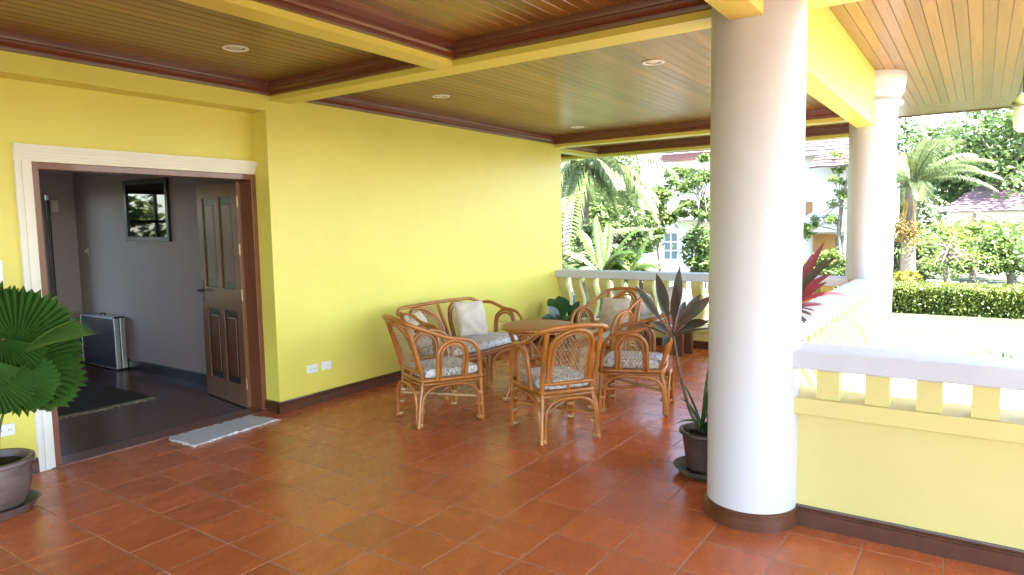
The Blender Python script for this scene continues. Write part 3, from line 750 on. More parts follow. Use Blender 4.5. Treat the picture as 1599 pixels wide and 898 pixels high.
    # side hoops under the arms
    if side_hoop:
        for s_ in (1, -1):
            def F(u, v, k=0.0, s_=s_): return Vector((.298 + u, s_ * (wf - .022 + (v - .37) * .12 + (u) * (wf - wr) * .6) + k, v))
            MB().tube(smoothpath([F(u, v) for u, v in hoop_pts(.128, .375, .690)], 3), .0155, 10).build('side_hoop', RATTAN, t, smooth=True)
            MB().tube(smoothpath([F(u, v) for u, v in hoop_pts(.100, .375, .660)], 3), .0105, 8).build('side_hoop', RATTAN, t, smooth=True)
            stuff(lattice(F, .097, .375, .656, bars=(.47, .56)).build('side_lattice', LATT, t))
    return t
def place(px, py, ang):   # position of the rear-feet midpoint
    return (px, py, 0), ang
grp = 'rattan armchairs round the low table'
D_ = 0.565
chairA = rattan_seat('rattan_armchair', 'rattan armchair nearest the door, turned side-on beside the yellow wall', 'armchair', .265, .235, .25, group=grp)
def put(o, rear, front):
    a = math.atan2(front[1] - rear[1], front[0] - rear[0]); o.location = (rear[0], rear[1], 0); o.rotation_euler = (0, 0, a); return a
angA = put(chairA, (3.997, 3.842), (4.522, 3.605))
rest_ = {'B': ('rattan armchair seen from behind with the round table just beyond it', (4.261, 2.444), (4.60, 2.919)),
         'C': ('rattan armchair beside the dark leaved potted plant, turned towards the yellow wall', (5.473, 2.153), (5.311, 2.694)),
         'D': ('rattan armchair farthest back with a beige pillow, facing the camera', (6.735, 3.215), (6.18, 3.31))}
spots = {'A': (chairA.location.copy(), angA)}
for k, (lab, rr_, ff_) in rest_.items():
    a = math.atan2(ff_[1] - rr_[1], ff_[0] - rr_[0])
    dup(chairA, lab, (rr_[0], rr_[1], 0), a); spots[k] = (Vector((rr_[0], rr_[1], 0)), a)
sofa = rattan_seat('rattan_sofa', 'two seat rattan sofa with a beige pillow standing against the yellow wall', 'sofa', .63, .59, .61, ztop=.815,
                   hoops=((-.30, .235), (.30, .235)), mid=(0.0,))
sofa.location = (5.335, 4.545, 0); sofa.rotation_euler = (0, 0, -PI / 2 - .02)
spots['S'] = (sofa.location.copy(), sofa.rotation_euler.z)
# seat cushions
def cushion_mb(lx, wf, wr, h, n=18, seed=0, puff=.5):
    """rounded cushion: a squircle slab, soft edged, slightly dented"""
    rnd = random.Random(seed); mb = MB()
    for side in (1, -1):
        for i in range(n + 1):
            for j in range(n + 1):
                u, v = 2 * i / n - 1, 2 * j / n - 1
                uu = math.copysign(abs(math.sin(u * PI / 2)) ** .85, u); vv = math.copysign(abs(math.sin(v * PI / 2)) ** .85, v)
                # round the corners
                k = 1 - .07 * (uu * uu * vv * vv)
                e = max(0.0, (1 - abs(u) ** 5)) ** .5 * max(0.0, (1 - abs(v) ** 5)) ** .5
                w_ = wr + (wf - wr) * (uu + 1) / 2
                z = side * h / 2 * e * (.82 + .18 * math.cos(u * 1.4) * math.cos(v * 1.4)) + rnd.uniform(-.0012, .0012) * e
                mb.v.append((uu * k * lx / 2, vv * k * w_, z + h / 2))
    NN = (n + 1) ** 2
    for i in range(n):
        for j in range(n):
            a = i * (n + 1) + j
            mb.f.append((a, a + n + 1, a + n + 2, a + 1)); mb.f.append((NN + a, NN + a + 1, NN + a + n + 2, NN + a + n + 1))
    return mb
def weld(o, d=.0015):
    bm = bmesh.new(); bm.from_mesh(o.data); bmesh.ops.remove_doubles(bm, verts=bm.verts[:], dist=d); bmesh.ops.recalc_face_normals(bm, faces=bm.faces[:]); bm.to_mesh(o.data); bm.free(); return o
c0 = None
for k, lab in (('A', 'floral seat cushion in the armchair nearest the door'), ('B', 'floral seat cushion in the armchair seen from behind'),
               ('C', 'floral seat cushion in the armchair beside the dark leaved plant'), ('D', 'floral seat cushion in the farthest armchair under a beige pillow')):
    if c0 is None: c0 = o = weld(cushion_mb(.50, .232, .205, .088, seed=1).build('seat_cushion', FLORAL, smooth=True, ang=60))
    else: o = c0.copy(); COL.objects.link(o)
    tag(o, lab, 'cushion', 'floral cushions on the rattan seats')
    p, a = spots[k]; o.location = p + Vector((math.cos(a) * .315, math.sin(a) * .315, .376)); o.rotation_euler = (0, 0, a)
o = weld(cushion_mb(.50, .60, .58, .088, n=22, seed=3).build('seat_cushion', FLORAL, smooth=True, ang=60))
tag(o, 'long floral seat cushion on the two seat rattan sofa', 'cushion', 'floral cushions on the rattan seats')
p, a = spots['S']; o.location = p + Vector((math.cos(a) * .315, math.sin(a) * .315, .376)); o.rotation_euler = (0, 0, a)
# pillows: crumpled square bags standing on a seat
def pillow(label, loc, rotz, lean, s=.37, seed=0, roll=0.0):
    n = 26; mb = MB(); rnd = random.Random(seed)
    ph = [rnd.uniform(0, 6.28) for _ in range(10)]
    for side in (1, -1):
        for i in range(n + 1):
            for j in range(n + 1):
                u, v = 2 * i / n - 1, 2 * j / n - 1
                e = max(0.0, (1 - u * u)) ** .42 * max(0.0, (1 - v * v)) ** .42
                pin = 1 - .06 * (1 - abs(u) ** 2) * abs(v) ** 3 - .06 * (1 - abs(v) ** 2) * abs(u) ** 3
                th = .068 * e * (1 + .10 * math.sin(3 * u + ph[0]) * math.sin(2.5 * v + ph[1]))
                fold = .010 * math.sin(7 * u + 3 * v + ph[2] + 2 * math.sin(3 * v + ph[3])) * e * (.3 + .7 * max(0, -v + .2)) + .006 * math.sin(11 * v - 4 * u + ph[4]) * e
                mb.v.append((side * th + (fold if side > 0 else -fold * .6) * (1 if e > 0 else 0), u * pin * s / 2, v * pin * s / 2 + s / 2))
    NN = (n + 1) ** 2
    for i in range(n):
        for j in range(n):
            a = i * (n + 1) + j
            mb.f.append((a, a + n + 1, a + n + 2, a + 1)); mb.f.append((NN + a, NN + a + 1, NN + a + n + 2, NN + a + n + 1))
    o = weld(mb.build('pillow', BEIGE, smooth=True, ang=70), .0008)
    o.location = loc; o.rotation_mode = 'XYZ'
    o.matrix_world = Matrix.Translation(loc) @ Matrix.Rotation(rotz, 4, 'Z') @ Matrix.Rotation(lean, 4, 'Y') @ Matrix.Rotation(roll, 4, 'X')
    tag(o, label, 'pillow', 'beige pillows on the rattan seats'); return o
pillow('beige crumpled pillow standing on the two seat rattan sofa', Vector((5.50, 4.30, .458)), -PI / 2 - .25, -.32, .385, 1, -.05)
pD, aD = spots['D']
pillow('beige pillow leaning in the farthest armchair', pD + Vector((math.cos(aD) * .19 , math.sin(aD) * .19 , .458)), aD, -.30, .36, 5)
pillow('beige pillow on the sofa mostly hidden behind the nearest armchair', Vector((4.86, 4.36, .458)), -PI / 2 + .3, -.5, .36, 8)

# ------------------------------------------------------------------ round table
tb = thing('round_table', 'low round rattan table with wooden top among the armchairs', 'table', (5.22, 3.335, 0), .0)
cx_, cy_ = 5.22, 3.335
tp = MB().lathe([(0, .668), (.318, .668), (.322, .672), (.326, .681), (.322, .688), (.312, .690), (0, .690)], 56, (cx_, cy_, 0))
WB(tb, tp, 'table_top', TTOP, smooth=True, ang=30)
WB(tb, MB().tube([(cx_ + .330 * math.cos(2 * PI * k / 48), cy_ + .330 * math.sin(2 * PI * k / 48), .674) for k in range(48)], .0165, 8, closed=True), 'rim', RATTAN, smooth=True)
WB(tb, MB().tube([(cx_ + .285 * math.cos(2 * PI * k / 40), cy_ + .285 * math.sin(2 * PI * k / 40), .640) for k in range(40)], .012, 8, closed=True), 'apron_ring', RATTAN, smooth=True)
WB(tb, MB().tube([(cx_ + .175 * math.cos(2 * PI * k / 36), cy_ + .175 * math.sin(2 * PI * k / 36), .335) for k in range(36)], .012, 8, closed=True), 'lower_ring', RATTAN, smooth=True)
for q in range(4):
    a = rad(45 + 90 * q + 6)
    def PT(r_, z, da=0.0): return (cx_ + r_ * math.cos(a + da), cy_ + r_ * math.sin(a + da), z)
    WB(tb, MB().tube(smoothpath([PT(.325, 0), PT(.25, .18), PT(.195, .36), PT(.215, .5), PT(.285, .655)], 6), .0165, 10), 'leg', RATTAN, smooth=True)
    for da in (-1, 1):
        WB(tb, MB().tube(smoothpath([PT(.30, .01, da * .09), PT(.235, .18, da * .11), PT(.20, .34, da * .14), PT(.22, .47, da * .35), PT(.275, .60, da * .62), PT(.285, .64, da * .78)], 5), .011, 8), 'leg_brace', RATTAN, smooth=True)
    WB(tb, MB().lathe([(.026, -.012), (.028, -.009), (.028, .009), (.026, .012)], 14, PT(.195, .365)), 'binding', RATT2, smooth=True)
    WB(tb, MB().lathe([(.024, -.012), (.026, -.009), (.026, .009), (.024, .012)], 14, PT(.318, .03)), 'binding', RATT2, smooth=True)

# ------------------------------------------------------------------ stool with two white globes at the far railing
st = thing('side_stool', 'dark brown slab-legged stool with pale top by the far railing', 'stool', (7.87, 3.1, 0))
WB(st, B(7.74, 7.80, 2.90, 3.02, 0, .385, .006), 'leg', STOOLW); WB(st, B(7.95, 8.01, 2.86, 2.99, 0, .385, .006), 'leg', STOOLW)
WB(st, B(7.74, 7.80, 3.42, 3.54, 0, .385, .006), 'leg', STOOLW); WB(st, B(7.95, 8.01, 3.42, 3.54, 0, .385, .006), 'leg', STOOLW)
WB(st, B(7.68, 8.06, 2.80, 3.68, .386, .425, .008), 'top', ALU)
def globe(loc, r_, label):
    t = thing('white_globe', label, 'globe', loc, group='white globes on the stool')
    pr_ = [(r_ * math.sin(PI * k / 20), r_ - r_ * math.cos(PI * k / 20) + .012) for k in range(1, 20)]
    MB().lathe([(0.0, .012)] + pr_ + [(0, 2 * r_ + .012)], 32).build('globe', GLOBE, t, smooth=True)
    MB().lathe([(0, 0), (r_ * .45, 0), (r_ * .47, .012), (r_ * .38, .022), (0, .022)], 28).build('foot', GLOBE, t, smooth=True)
    return t
globe((7.87, 3.47, .4255), .152, 'off-white round globe on the left end of the stool')
globe((7.87, 3.04, .4255), .20, 'larger white globe on the stool behind the dark leaved plant')
# ------------------------------------------------------------------ leaves and potted plants
def blade(mb, P0, P1, w_, sag=0.0, fold=.25, up=(0, 0, 1), pet=.22, n=9, tipw=1.0, peak=.5, side=0.0):
    """strap or lance leaf from P0 to P1: narrow stalk, widest at 'peak', folded along the midrib, arching by 'sag'"""
    P0, P1, up = Vector(P0), Vector(P1), Vector(up)
    d = P1 - P0; ln = d.length; base = len(mb.v)
    s0 = d.cross(up)
    if s0.length < 1e-5: s0 = d.orthogonal()
    s0.normalize(); nrm = s0.cross(d).normalized()
    for i in range(n + 1):
        t_ = i / n
        p = P0 + d * t_ + Vector((0, 0, 1)) * (sag * ln * 4 * t_ * (1 - t_)) + s0 * (side * ln * t_ * t_)
        if t_ < pet: ww = .10 + .12 * t_ / pet
        else:
            q = (t_ - pet) / (1 - pet)
            ww = max(.015, .22 * (1 - q) ** 2 + (math.sin(PI * q ** (math.log(.5) / math.log(peak)))) ** .8)
        ww *= w_ / 2
        mb.v += [tuple(p - s0 * ww + nrm * ww * fold), tuple(p), tuple(p + s0 * ww + nrm * ww * fold)]
    for i in range(n):
        for k in (0, 1):
            a = base + i * 3 + k; mb.f.append((a, a + 1, a + 4, a + 3))
def fan_leaf(mb, base, axis, nrm, R, span=300, n=34, cup=.18, wave=.0, seed=0):
    """round pleated fan leaf: ribs radiate from the stalk, rim notched at every pleat"""
    base, axis, nrm = Vector(base), Vector(axis).normalized(), Vector(nrm)
    nrm = (nrm - axis * nrm.dot(axis)).normalized(); sd = nrm.cross(axis); rnd = random.Random(seed)
    b0 = len(mb.v); rings = (.06, .30, .58, .82, 1.0)
    m2 = 2 * n
    for k in range(m2 + 1):
        a = rad(-span / 2 + span * k / m2); ridge = 1 if k % 2 == 0 else -1
        rr_ = R * (1.0 - .10 * abs(a / rad(span / 2)) ** 2) * rnd.uniform(.965, 1.02)
        for q in rings:
            r_ = rr_ * q
            if q == 1.0: r_ *= (1.0 if ridge > 0 else .925) * rnd.uniform(.965, 1.02)
            p = base + axis * (math.cos(a) * r_) + sd * (math.sin(a) * r_) + nrm * (ridge * .026 * q * R / .34 - cup * R * q * q + wave * R * q * q * math.sin(2 * a + seed))
            mb.v.append(tuple(p))
    m_ = len(rings)
    for k in range(m2):
        for j in range(m_ - 1):
            a = b0 + k * m_ + j; mb.f.append((a, a + 1, a + m_ + 1, a + m_))
def mid(a, b_, t=.5): return Vector(a) * (1 - t) + Vector(b_) * t
def pot(t, c, rim, base_r, h, material, lip=.028, belly=0.0):
    x, y, z = c
    pr_ = [(0, z), (base_r, z), (base_r + .004, z + .004)]
    for i in range(1, 11):
        q = i / 10; pr_.append((base_r + (rim - lip * .6 - base_r) * (q ** (1 - belly * .45)) + belly * .02 * math.sin(PI * q), z + h * .9 * q))
    pr_ += [(rim, z + h * .905), (rim + .006, z + h * .93), (rim + .004, z + h * .985), (rim - .006, z + h), (rim - lip + .004, z + h * .99), (rim - lip, z + h * .93), (rim - lip - .02, z + h * .70)]
    pt_ = WB(t, MB().lathe(pr_, 48, (x, y, 0)), 'pot', material, smooth=True, ang=35)
    so_ = MB(); rnd = random.Random(3); b0 = 0
    rs = [0, .25, .5, .75, 1.0]
    for r_ in rs:
        for k in range(24):
            a = 2 * PI * k / 24; so_.v.append((x + (rim - lip - .004) * r_ * math.cos(a), y + (rim - lip - .004) * r_ * math.sin(a), z + h * .86 + rnd.uniform(-.010, .010) * (r_ < 1)))
    for j in range(4):
        for k in range(24): so_.f.append((j * 24 + k, j * 24 + (k + 1) % 24, (j + 1) * 24 + (k + 1) % 24, (j + 1) * 24 + k))
    WB(t, so_, 'soil', SOIL, part=pt_)
def saucer(c, r_, material, label, h=.055):
    pr_ = [(0, .002), (r_ * .72, .002), (r_ * .80, .006), (r_ * .97, h - .008), (r_, h), (r_ - .012, h + .003), (r_ - .022, h - .004), (r_ * .76, .018), (0, .016)]
    o = MB().lathe(pr_, 48).build('plant_saucer', material, smooth=True, ang=35); o.location = c
    return tag(o, label, 'saucer')
# fan palm in a wide bowl by the door
PX, PY = 1.395, 4.62
saucer((PX, PY, 0.0005), .222, TERRA_POT, 'wide brown saucer under the fan palm bowl', .06)
fp = thing('potted_fan_palm', 'fan palm with big pleated round leaves in a brown bowl by the door', 'potted plant', (PX, PY, .02))
pot(fp, (PX, PY, .0205), .205, .128, .30, TERRA_POT, belly=.9)
leaves = [  # base px, tip px, depth of base and tip (Y), span, radius scale, normal (x, y, z)
    ((26, 538), (44, 446), 4.46, 4.54, 150, 1.0, (-.30, -.95, .10), .06),
    ((-20, 530), (-40, 436), 4.52, 4.62, 170, 1.0, (-.2, -.95, .15), .10),
    ((36, 545), (102, 484), 4.62, 4.70, 110, 1.0, (-.35, -.9, .2), .10),
    ((6, 528), (-10, 585), 4.30, 4.22, 170, 1.1, (-.3, -.8, .5), .22),
    ((44, 560), (134, 598), 4.52, 4.50, 112, 1.05, (-.35, -.72, .60), .10),
    ((30, 572), (106, 622), 4.40, 4.34, 110, 1.0, (-.4, -.88, .22), .10),
    ((6, 590), (92, 596), 4.28, 4.22, 120, 1.05, (-.30, -.62, .72), .03),
    ((-14, 590), (44, 628), 4.14, 4.02, 150, 1.0, (-.2, -.6, .75), .2),
    ((-40, 560), (-70, 600), 4.2, 4.1, 200, 1.2, (-.2, -.7, .65), .2),
    ((40, 588), (74, 636), 4.44, 4.40, 100, 1.0, (-.2, -.8, .5), .14),
]
for i, (b_, t_, y0, y1, sp_, sc_, nr, cup) in enumerate(leaves):
    p0 = on(*b_, Y=y0); p1 = on(*t_, Y=y1); R_ = (p1 - p0).length * sc_
    mb = MB(); fan_leaf(mb, p0, p1 - p0, nr, R_, sp_, n=max(12, int(sp_ / 7.0)), cup=cup, wave=.05, seed=i)
    WB(fp, mb, 'leaf', FANL)
    st_ = MB(); root_ = Vector((PX + random.uniform(-.03, .03), PY + random.uniform(-.03, .03), .27))
    st_.tube(smoothpath([root_, root_ + Vector(((p0.x - root_.x) * .25, (p0.y - root_.y) * .25, (p0.z - root_.z) * .55)), p0], 6), .009, 6, r1=.005)
    WB(fp, st_, 'leaf_stalk', STALK, smooth=True)
# one leaf seen edge on, folded, with a dry brown tip
mb = MB(); p0 = on(40, 550, Y=4.24); p1 = on(147, 508, Y=4.16)
for k in range(9): blade(mb, p0 + Vector((0, 0, .002 * k)), p1 + Vector((-.004 * k, .03 * (k - 4) * .5, .011 * (k - 4))), .035, sag=.03, fold=.9, pet=.05, n=7)
WB(fp, mb, 'leaf', FANB)
mb = MB()
for k in range(9):
    q = p1 + Vector((-.012, .015 * (k - 4) * .5, .008 * (k - 4))); blade(mb, q, q + Vector((.055, -.01, .005 * (k - 4) - .012)), .012, pet=.05, n=4)
WB(fp, mb, 'dry_leaf_tip', FANY)

# dark cordyline beside the front column
CX, CY = 4.17, 1.40
saucer((CX, CY, .0005), .205, SAUCER, 'grey green saucer under the dark clay pot by the column', .05)
cd = thing('potted_cordyline', 'tall dark red leaved plant on a thin cane in a clay pot beside the column', 'potted plant', (CX, CY, .02))
pot(cd, (CX, CY, .0205), .165, .118, .265, DARKPOT, lip=.022)
def at(px, py, X): return on(px, py, X=X)
crown1 = at(1050, 527, 4.22); soil = Vector((CX + .02, CY + .02, .24))
WB(cd, MB().tube(smoothpath([soil, mid(soil, crown1, .22) + Vector((0, .045, 0)), mid(soil, crown1, .6) + Vector((0, .035, .02)), crown1 + Vector((0, 0, .05))], 8), .012, 8, r1=.0085), 'cane', CORDS, smooth=True)
UPC = Vector((-.75, -.45, .35))
def cl(tip, X, w_, base=crown1, name='leaf', m_=CORDL, sag=.03, up=UPC, pet=.36, peak=.45, fold=.35, side=0.0):
    mb = MB(); p1 = at(tip[0], tip[1], X); blade(mb, base, p1, w_ * .62, sag, fold, up, pet, 10, peak=peak, side=side); WB(cd, mb, name, m_, smooth=True)
for tip, X, w_, sag in (((992, 446), 4.18, .085, .02), ((1025, 427), 4.28, .115, .01), ((1061, 417), 4.20, .10, .0), ((1055, 444), 4.10, .085, .0), ((1094, 459), 4.35, .09, .03),
                        ((1112, 462), 4.20, .10, .05), ((1107, 503), 4.12, .085, .10), ((1018, 503), 4.10, .075, .05), ((1034, 540), 4.05, .075, .12), ((1086, 492), 3.98, .09, .10), ((1070, 470), 4.45, .08, .02)):
    cl(tip, X, w_, sag=sag)
for tip, X, w_, sag in (((1112, 506), 4.3, .022, .06), ((1120, 512), 4.2, .020, .05), ((1116, 498), 4.45, .024, .05), ((1104, 515), 4.1, .018, .07), ((985, 506), 4.3, .018, .05)):
    cl(tip, X, w_, sag=sag, m_=CORDL, pet=.1, peak=.4)
for tip, X in (((1078, 470), 4.3), ((1090, 480), 4.2), ((1062, 470), 4.25), ((1030, 470), 4.2)):
    WB(cd, MB().tube([crown1, mid(crown1, at(*tip, X), .6)], .006, 6, r1=.004), 'leaf_stalk', PINKST, smooth=True)
# second, redder crown leaning behind the column
crown2 = at(1228, 486, 4.55); soil2 = Vector((CX + .05, CY - .03, .24))
WB(cd, MB().tube(smoothpath([soil2, mid(soil2, crown2, .4) + Vector((.03, .05, 0)), crown2], 8), .013, 8, r1=.010), 'cane', CORDS, smooth=True)
WB(cd, MB().tube([at(1262, 560, 4.52), at(1246, 515, 4.53), crown2], .010, 6), 'leaf_stalk', PINKST, smooth=True)
UP2 = Vector((-.6, -.3, .7))
for tip, X, w_, sag, m_ in (((1288, 377), 4.6, .085, .03, CORDR), ((1309, 400), 4.5, .085, .10, CORDL), ((1300, 427), 4.45, .085, .07, CORDR), ((1292, 440), 4.7, .075, .05, CORDR), ((1324, 462), 4.5, .055, .13, CORDR),
                            ((1302, 508), 4.45, .022, .17, CORDL), ((1308, 522), 4.6, .024, .14, CORDL), ((1290, 512), 4.4, .02, .15, CORDL), ((1272, 518), 4.5, .05, .10, CORDL), ((1296, 478), 4.75, .05, .08, CORDR), ((1270, 395), 4.7, .08, .02, CORDR)):
    cl(tip, X, w_, crown2, m_=m_, sag=sag, up=UP2, pet=.12, peak=.42)
# green strap leaves at the foot
for b_, tip, X, w_, sag in (((1096, 690), (1052, 664), 4.1, .014, .22), ((1096, 690), (1066, 598), 4.2, .016, .10), ((1094, 690), (1063, 622), 4.15, .015, .16), ((1100, 690), (1106, 570), 4.25, .022, .02), ((1100, 690), (1109, 600), 4.1, .030, .03),
                            ((1100, 690), (1101, 640), 4.0, .042, .0), ((1102, 690), (1130, 640), 4.1, .04, .1), ((1098, 690), (1080, 650), 4.2, .020, .1), ((1101, 690), (1112, 655), 4.0, .05, .05), ((1102, 692), (1120, 610), 4.2, .03, .05)):
    mb = MB(); blade(mb, soil + Vector((random.uniform(-.04, .06), random.uniform(-.05, .04), 0)), at(*tip, X), w_, sag, .3, UPC, .08, 9, peak=.4); WB(cd, mb, 'low_leaf', STRAP, smooth=True)
# broad leaved plant in the far corner behind the table
QX, QY = 7.72, 4.50
cp = thing('corner_plant', 'low broad leaved plant in the corner between yellow wall and far railing', 'potted plant', (QX, QY, 0))
pot(cp, (QX, QY, .001), .15, .105, .24, DARKPOT)
for tip, X, w_, m_, sag, pk in (((856, 478), 7.5, .12, SILVERL, .05, .5), ((845, 497), 7.4, .11, BROADL, .15, .5), ((857, 466), 7.9, .15, BROADL, .05, .6), ((872, 462), 7.6, .24, BROADL, .0, .62), ((899, 480), 7.45, .16, BROADL, .12, .55),
                                ((915, 487), 7.7, .12, BROADL, .1, .5), ((905, 470), 7.9, .10, STRAP, .08, .45), ((920, 495), 7.5, .08, STRAP, .15, .45), ((884, 500), 7.3, .16, BROADL, .2, .55), ((866, 505), 7.35, .13, BROADL, .25, .5), ((912, 500), 7.9, .07, STRAP, .1, .4)):
    p1 = on(*tip, X=X); mb = MB(); blade(mb, (QX, QY, .21), p1, w_, sag, .15, (-.7, -.4, .5), .35, 10, peak=pk); WB(cp, mb, 'leaf', m_, smooth=True)

# ------------------------------------------------------------------ garden
def leaf_cards(mb, c, rad3, n, size, rnd, clumps=26, tight=.36, flat=.6):
    """many small bent leaves in clumps through a crown's volume; gaps stay between the clumps"""
    cs_ = []
    for _ in range(clumps):
        while True:
            p = Vector((rnd.uniform(-1, 1), rnd.uniform(-1, 1), rnd.uniform(-1, 1)))
            if .25 < p.length < 1: break
        cs_.append(Vector((c[0] + p.x * rad3[0], c[1] + p.y * rad3[1], c[2] + p.z * rad3[2])))
    rmin = min(rad3)
    for i in range(n):
        q = cs_[i % clumps]; g_ = Vector((rnd.gauss(0, 1), rnd.gauss(0, 1), rnd.gauss(0, .75))) * (rmin * tight * .62)
        p = q + g_
        a = Vector((rnd.gauss(0, 1), rnd.gauss(0, 1), rnd.gauss(0, flat))).normalized(); b_ = a.cross(Vector((rnd.gauss(0, 1), rnd.gauss(0, 1), rnd.gauss(0, 1)))).normalized()
        s_ = size * rnd.uniform(.6, 1.35); k = len(mb.v)
        mb.v += [tuple(p - a * s_), tuple(p + b_ * s_ * .42), tuple(p + a * s_), tuple(p - b_ * s_ * .42)]
        mb.f.append((k, k + 1, k + 2, k + 3))
    return cs_
def tree(name, label, base, h, crowns, size, n, m_, seed, trunk_r=.12, lean=(0, 0), clumps=26, group=None, cat='tree', branches=True, tight=.36):
    rnd = random.Random(seed); b_ = Vector(base)
    t = thing(name, label, cat, base, group=group)
    tm = MB(); top = b_ + Vector((lean[0], lean[1], h))
    tm.tube(smoothpath([b_, b_ + Vector((lean[0] * .2 + .05, lean[1] * .2, h * .35)), b_ + Vector((lean[0] * .6, lean[1] * .6 + .06, h * .7)), top], 4), trunk_r, 8, r1=trunk_r * .55)
    mb = MB(); lim = []
    for (c, r3, frac) in crowns:
        c = Vector(c); cs_ = leaf_cards(mb, c, r3, int(n * frac), size, rnd, max(5, int(clumps * frac)), tight)
        lim += [(c, q) for q in cs_[:int(5 + 10 * frac)]]
    if branches:
        for c, q in lim:
            f0 = b_.lerp(top, rnd.uniform(.6, 1)); tm.tube(smoothpath([f0, f0.lerp(q, .5) + Vector((0, 0, .12 * h * rnd.uniform(-.3, 1))), q], 3), trunk_r * .35, 5, r1=trunk_r * .08)
    WB(t, tm, 'trunk', BARK, smooth=True)
    o = WB(t, mb, 'crown', m_)
    return t
def frond(mb, P0, P1, arch, n, ll, lw_, rnd, hang=.5, rach=.02):
    """feather leaf: arching rib from P0 to P1, paired leaflets that hang"""
    P0, P1 = Vector(P0), Vector(P1); d = P1 - P0; pts = [P0 + d * (i / 12) + Vector((0, 0, arch * d.length * 4 * (i / 12) * (1 - i / 12))) for i in range(13)]
    mb.tube(pts, rach, 4, r1=rach * .25, cap=False)
    for i in range(n):
        t_ = .12 + .87 * i / n; k = min(11, int(t_ * 12)); fr = t_ * 12 - k; p = pts[k].lerp(pts[k + 1], fr); tn = (pts[k + 1] - pts[k]).normalized()
        sd = tn.cross(Vector((0, 0, 1)));
        if sd.length < .1: sd = tn.orthogonal()
        sd.normalize(); up = sd.cross(tn)
        L_ = ll * (math.sin(PI * (.12 + .83 * t_)) ** .6) * rnd.uniform(.85, 1.1)
        for s_ in (-1, 1):
            e1 = p + (sd * s_ * .62 + tn * .42 + up * .25).normalized() * L_ * .5
            e2 = e1 + (sd * s_ * .35 + tn * .35 - Vector((0, 0, 1)) * hang * 1.3).normalized() * L_ * .55
            b0 = len(mb.v); w_ = lw_ / 2
            mb.v += [tuple(p - tn * w_ * .6), tuple(p + tn * w_ * .6), tuple(e1 + tn * w_), tuple(e1 - tn * w_), tuple(e2)]
            mb.f += [(b0, b0 + 1, b0 + 2, b0 + 3), (b0 + 3, b0 + 2, b0 + 4)]
def palm(name, label, base, crown_c, L_, nf, m_, seed, ll=.6, lw_=.05, arch=.22, drop=.3, nl=34, tr=.12, hang=.6, spread=(0, 360), rmin=.75):
    rnd = random.Random(seed); t = thing(name, label, 'palm tree', base); c = Vector(crown_c)
    b_ = Vector(base); WB(t, MB().tube(smoothpath([b_, b_.lerp(c, .5) + Vector((.08, .05, 0)), c], 6), lambda q: tr * (1.25 - .4 * q), 10), 'trunk', BARK, smooth=True)
    for i in range(nf):
        a = rad(spread[0] + (spread[1] - spread[0]) * (i * .381966 % 1.0)); el = rnd.uniform(-.55, .9)
        l_ = L_ * rnd.uniform(rmin, 1.05)
        tip = c + Vector((math.cos(a) * math.cos(el), math.sin(a) * math.cos(el), math.sin(el))) * l_ - Vector((0, 0, drop * l_))
        mb = MB(); frond(mb, c, tip, arch, nl, ll, lw_, rnd, hang); WB(t, mb, 'frond', m_)
    return t
def gz(px, X, z=LZ): p = on(px, 400, X=X); return (p.x, p.y, z)
# drooping palm beyond the far railing
c = on(915, 262, X=15.6)
palm('drooping_palm', 'palm with heavy drooping feathery leaves beyond the far railing', (15.6, c.y + .15, LZ), c, 2.5, 26, PALML, 3, ll=.62, lw_=.062, arch=.20, drop=.42, nl=40, hang=1.0)
c = on(868, 420, X=13.6)
palm('pale_feather_palm', 'pale feathery palm at the end of the yellow wall', (13.6, c.y + .1, LZ), c, 2.4, 18, PALML, 8, ll=.5, lw_=.035, arch=.12, drop=-.05, nl=44, hang=.25, tr=.07)
# banana plants
def banana(label, X, px, py, tips, seed):
    rnd = random.Random(seed); b_ = on(px, py, X=X); base = (X, b_.y, LZ); t = thing('banana_plant', label, 'banana plant', base, group='banana plants beyond the far railing')
    WB(t, MB().tube([(X, b_.y, LZ), (X, b_.y, b_.z)], .085, 10, r1=.06), 'stem', STALK, smooth=True)
    for (tx, ty, dX, w_, sg) in tips:
        p1 = on(tx, ty, X=X + dX * 1.25); mb = MB(); frond(mb, b_, p1, sg * .9, 17, w_ * .62, .115, rnd, .45, .022); WB(t, mb, 'leaf', BANAN)
banana('tall banana plant with wide pale leaves left of the dark railing plant', 13.4, 940, 430, ((905, 360, .2, .38, .10), (1005, 352, .3, .40, .12), (885, 395, -.2, .34, .12), (950, 350, .5, .34, .02), (985, 395, -.3, .36, .18), (900, 425, -.4, .34, .2), (958, 392, -.1, .13, .0), (930, 340, .4, .3, .05)), 1)
banana('lower banana plant with broad fresh leaves near the white house', 14.0, 985, 428, ((1026, 408, .3, .34, .10), (1010, 375, .2, .34, .06), (960, 405, -.2, .34, .1), (1030, 420, -.3, .3, .15)), 2)
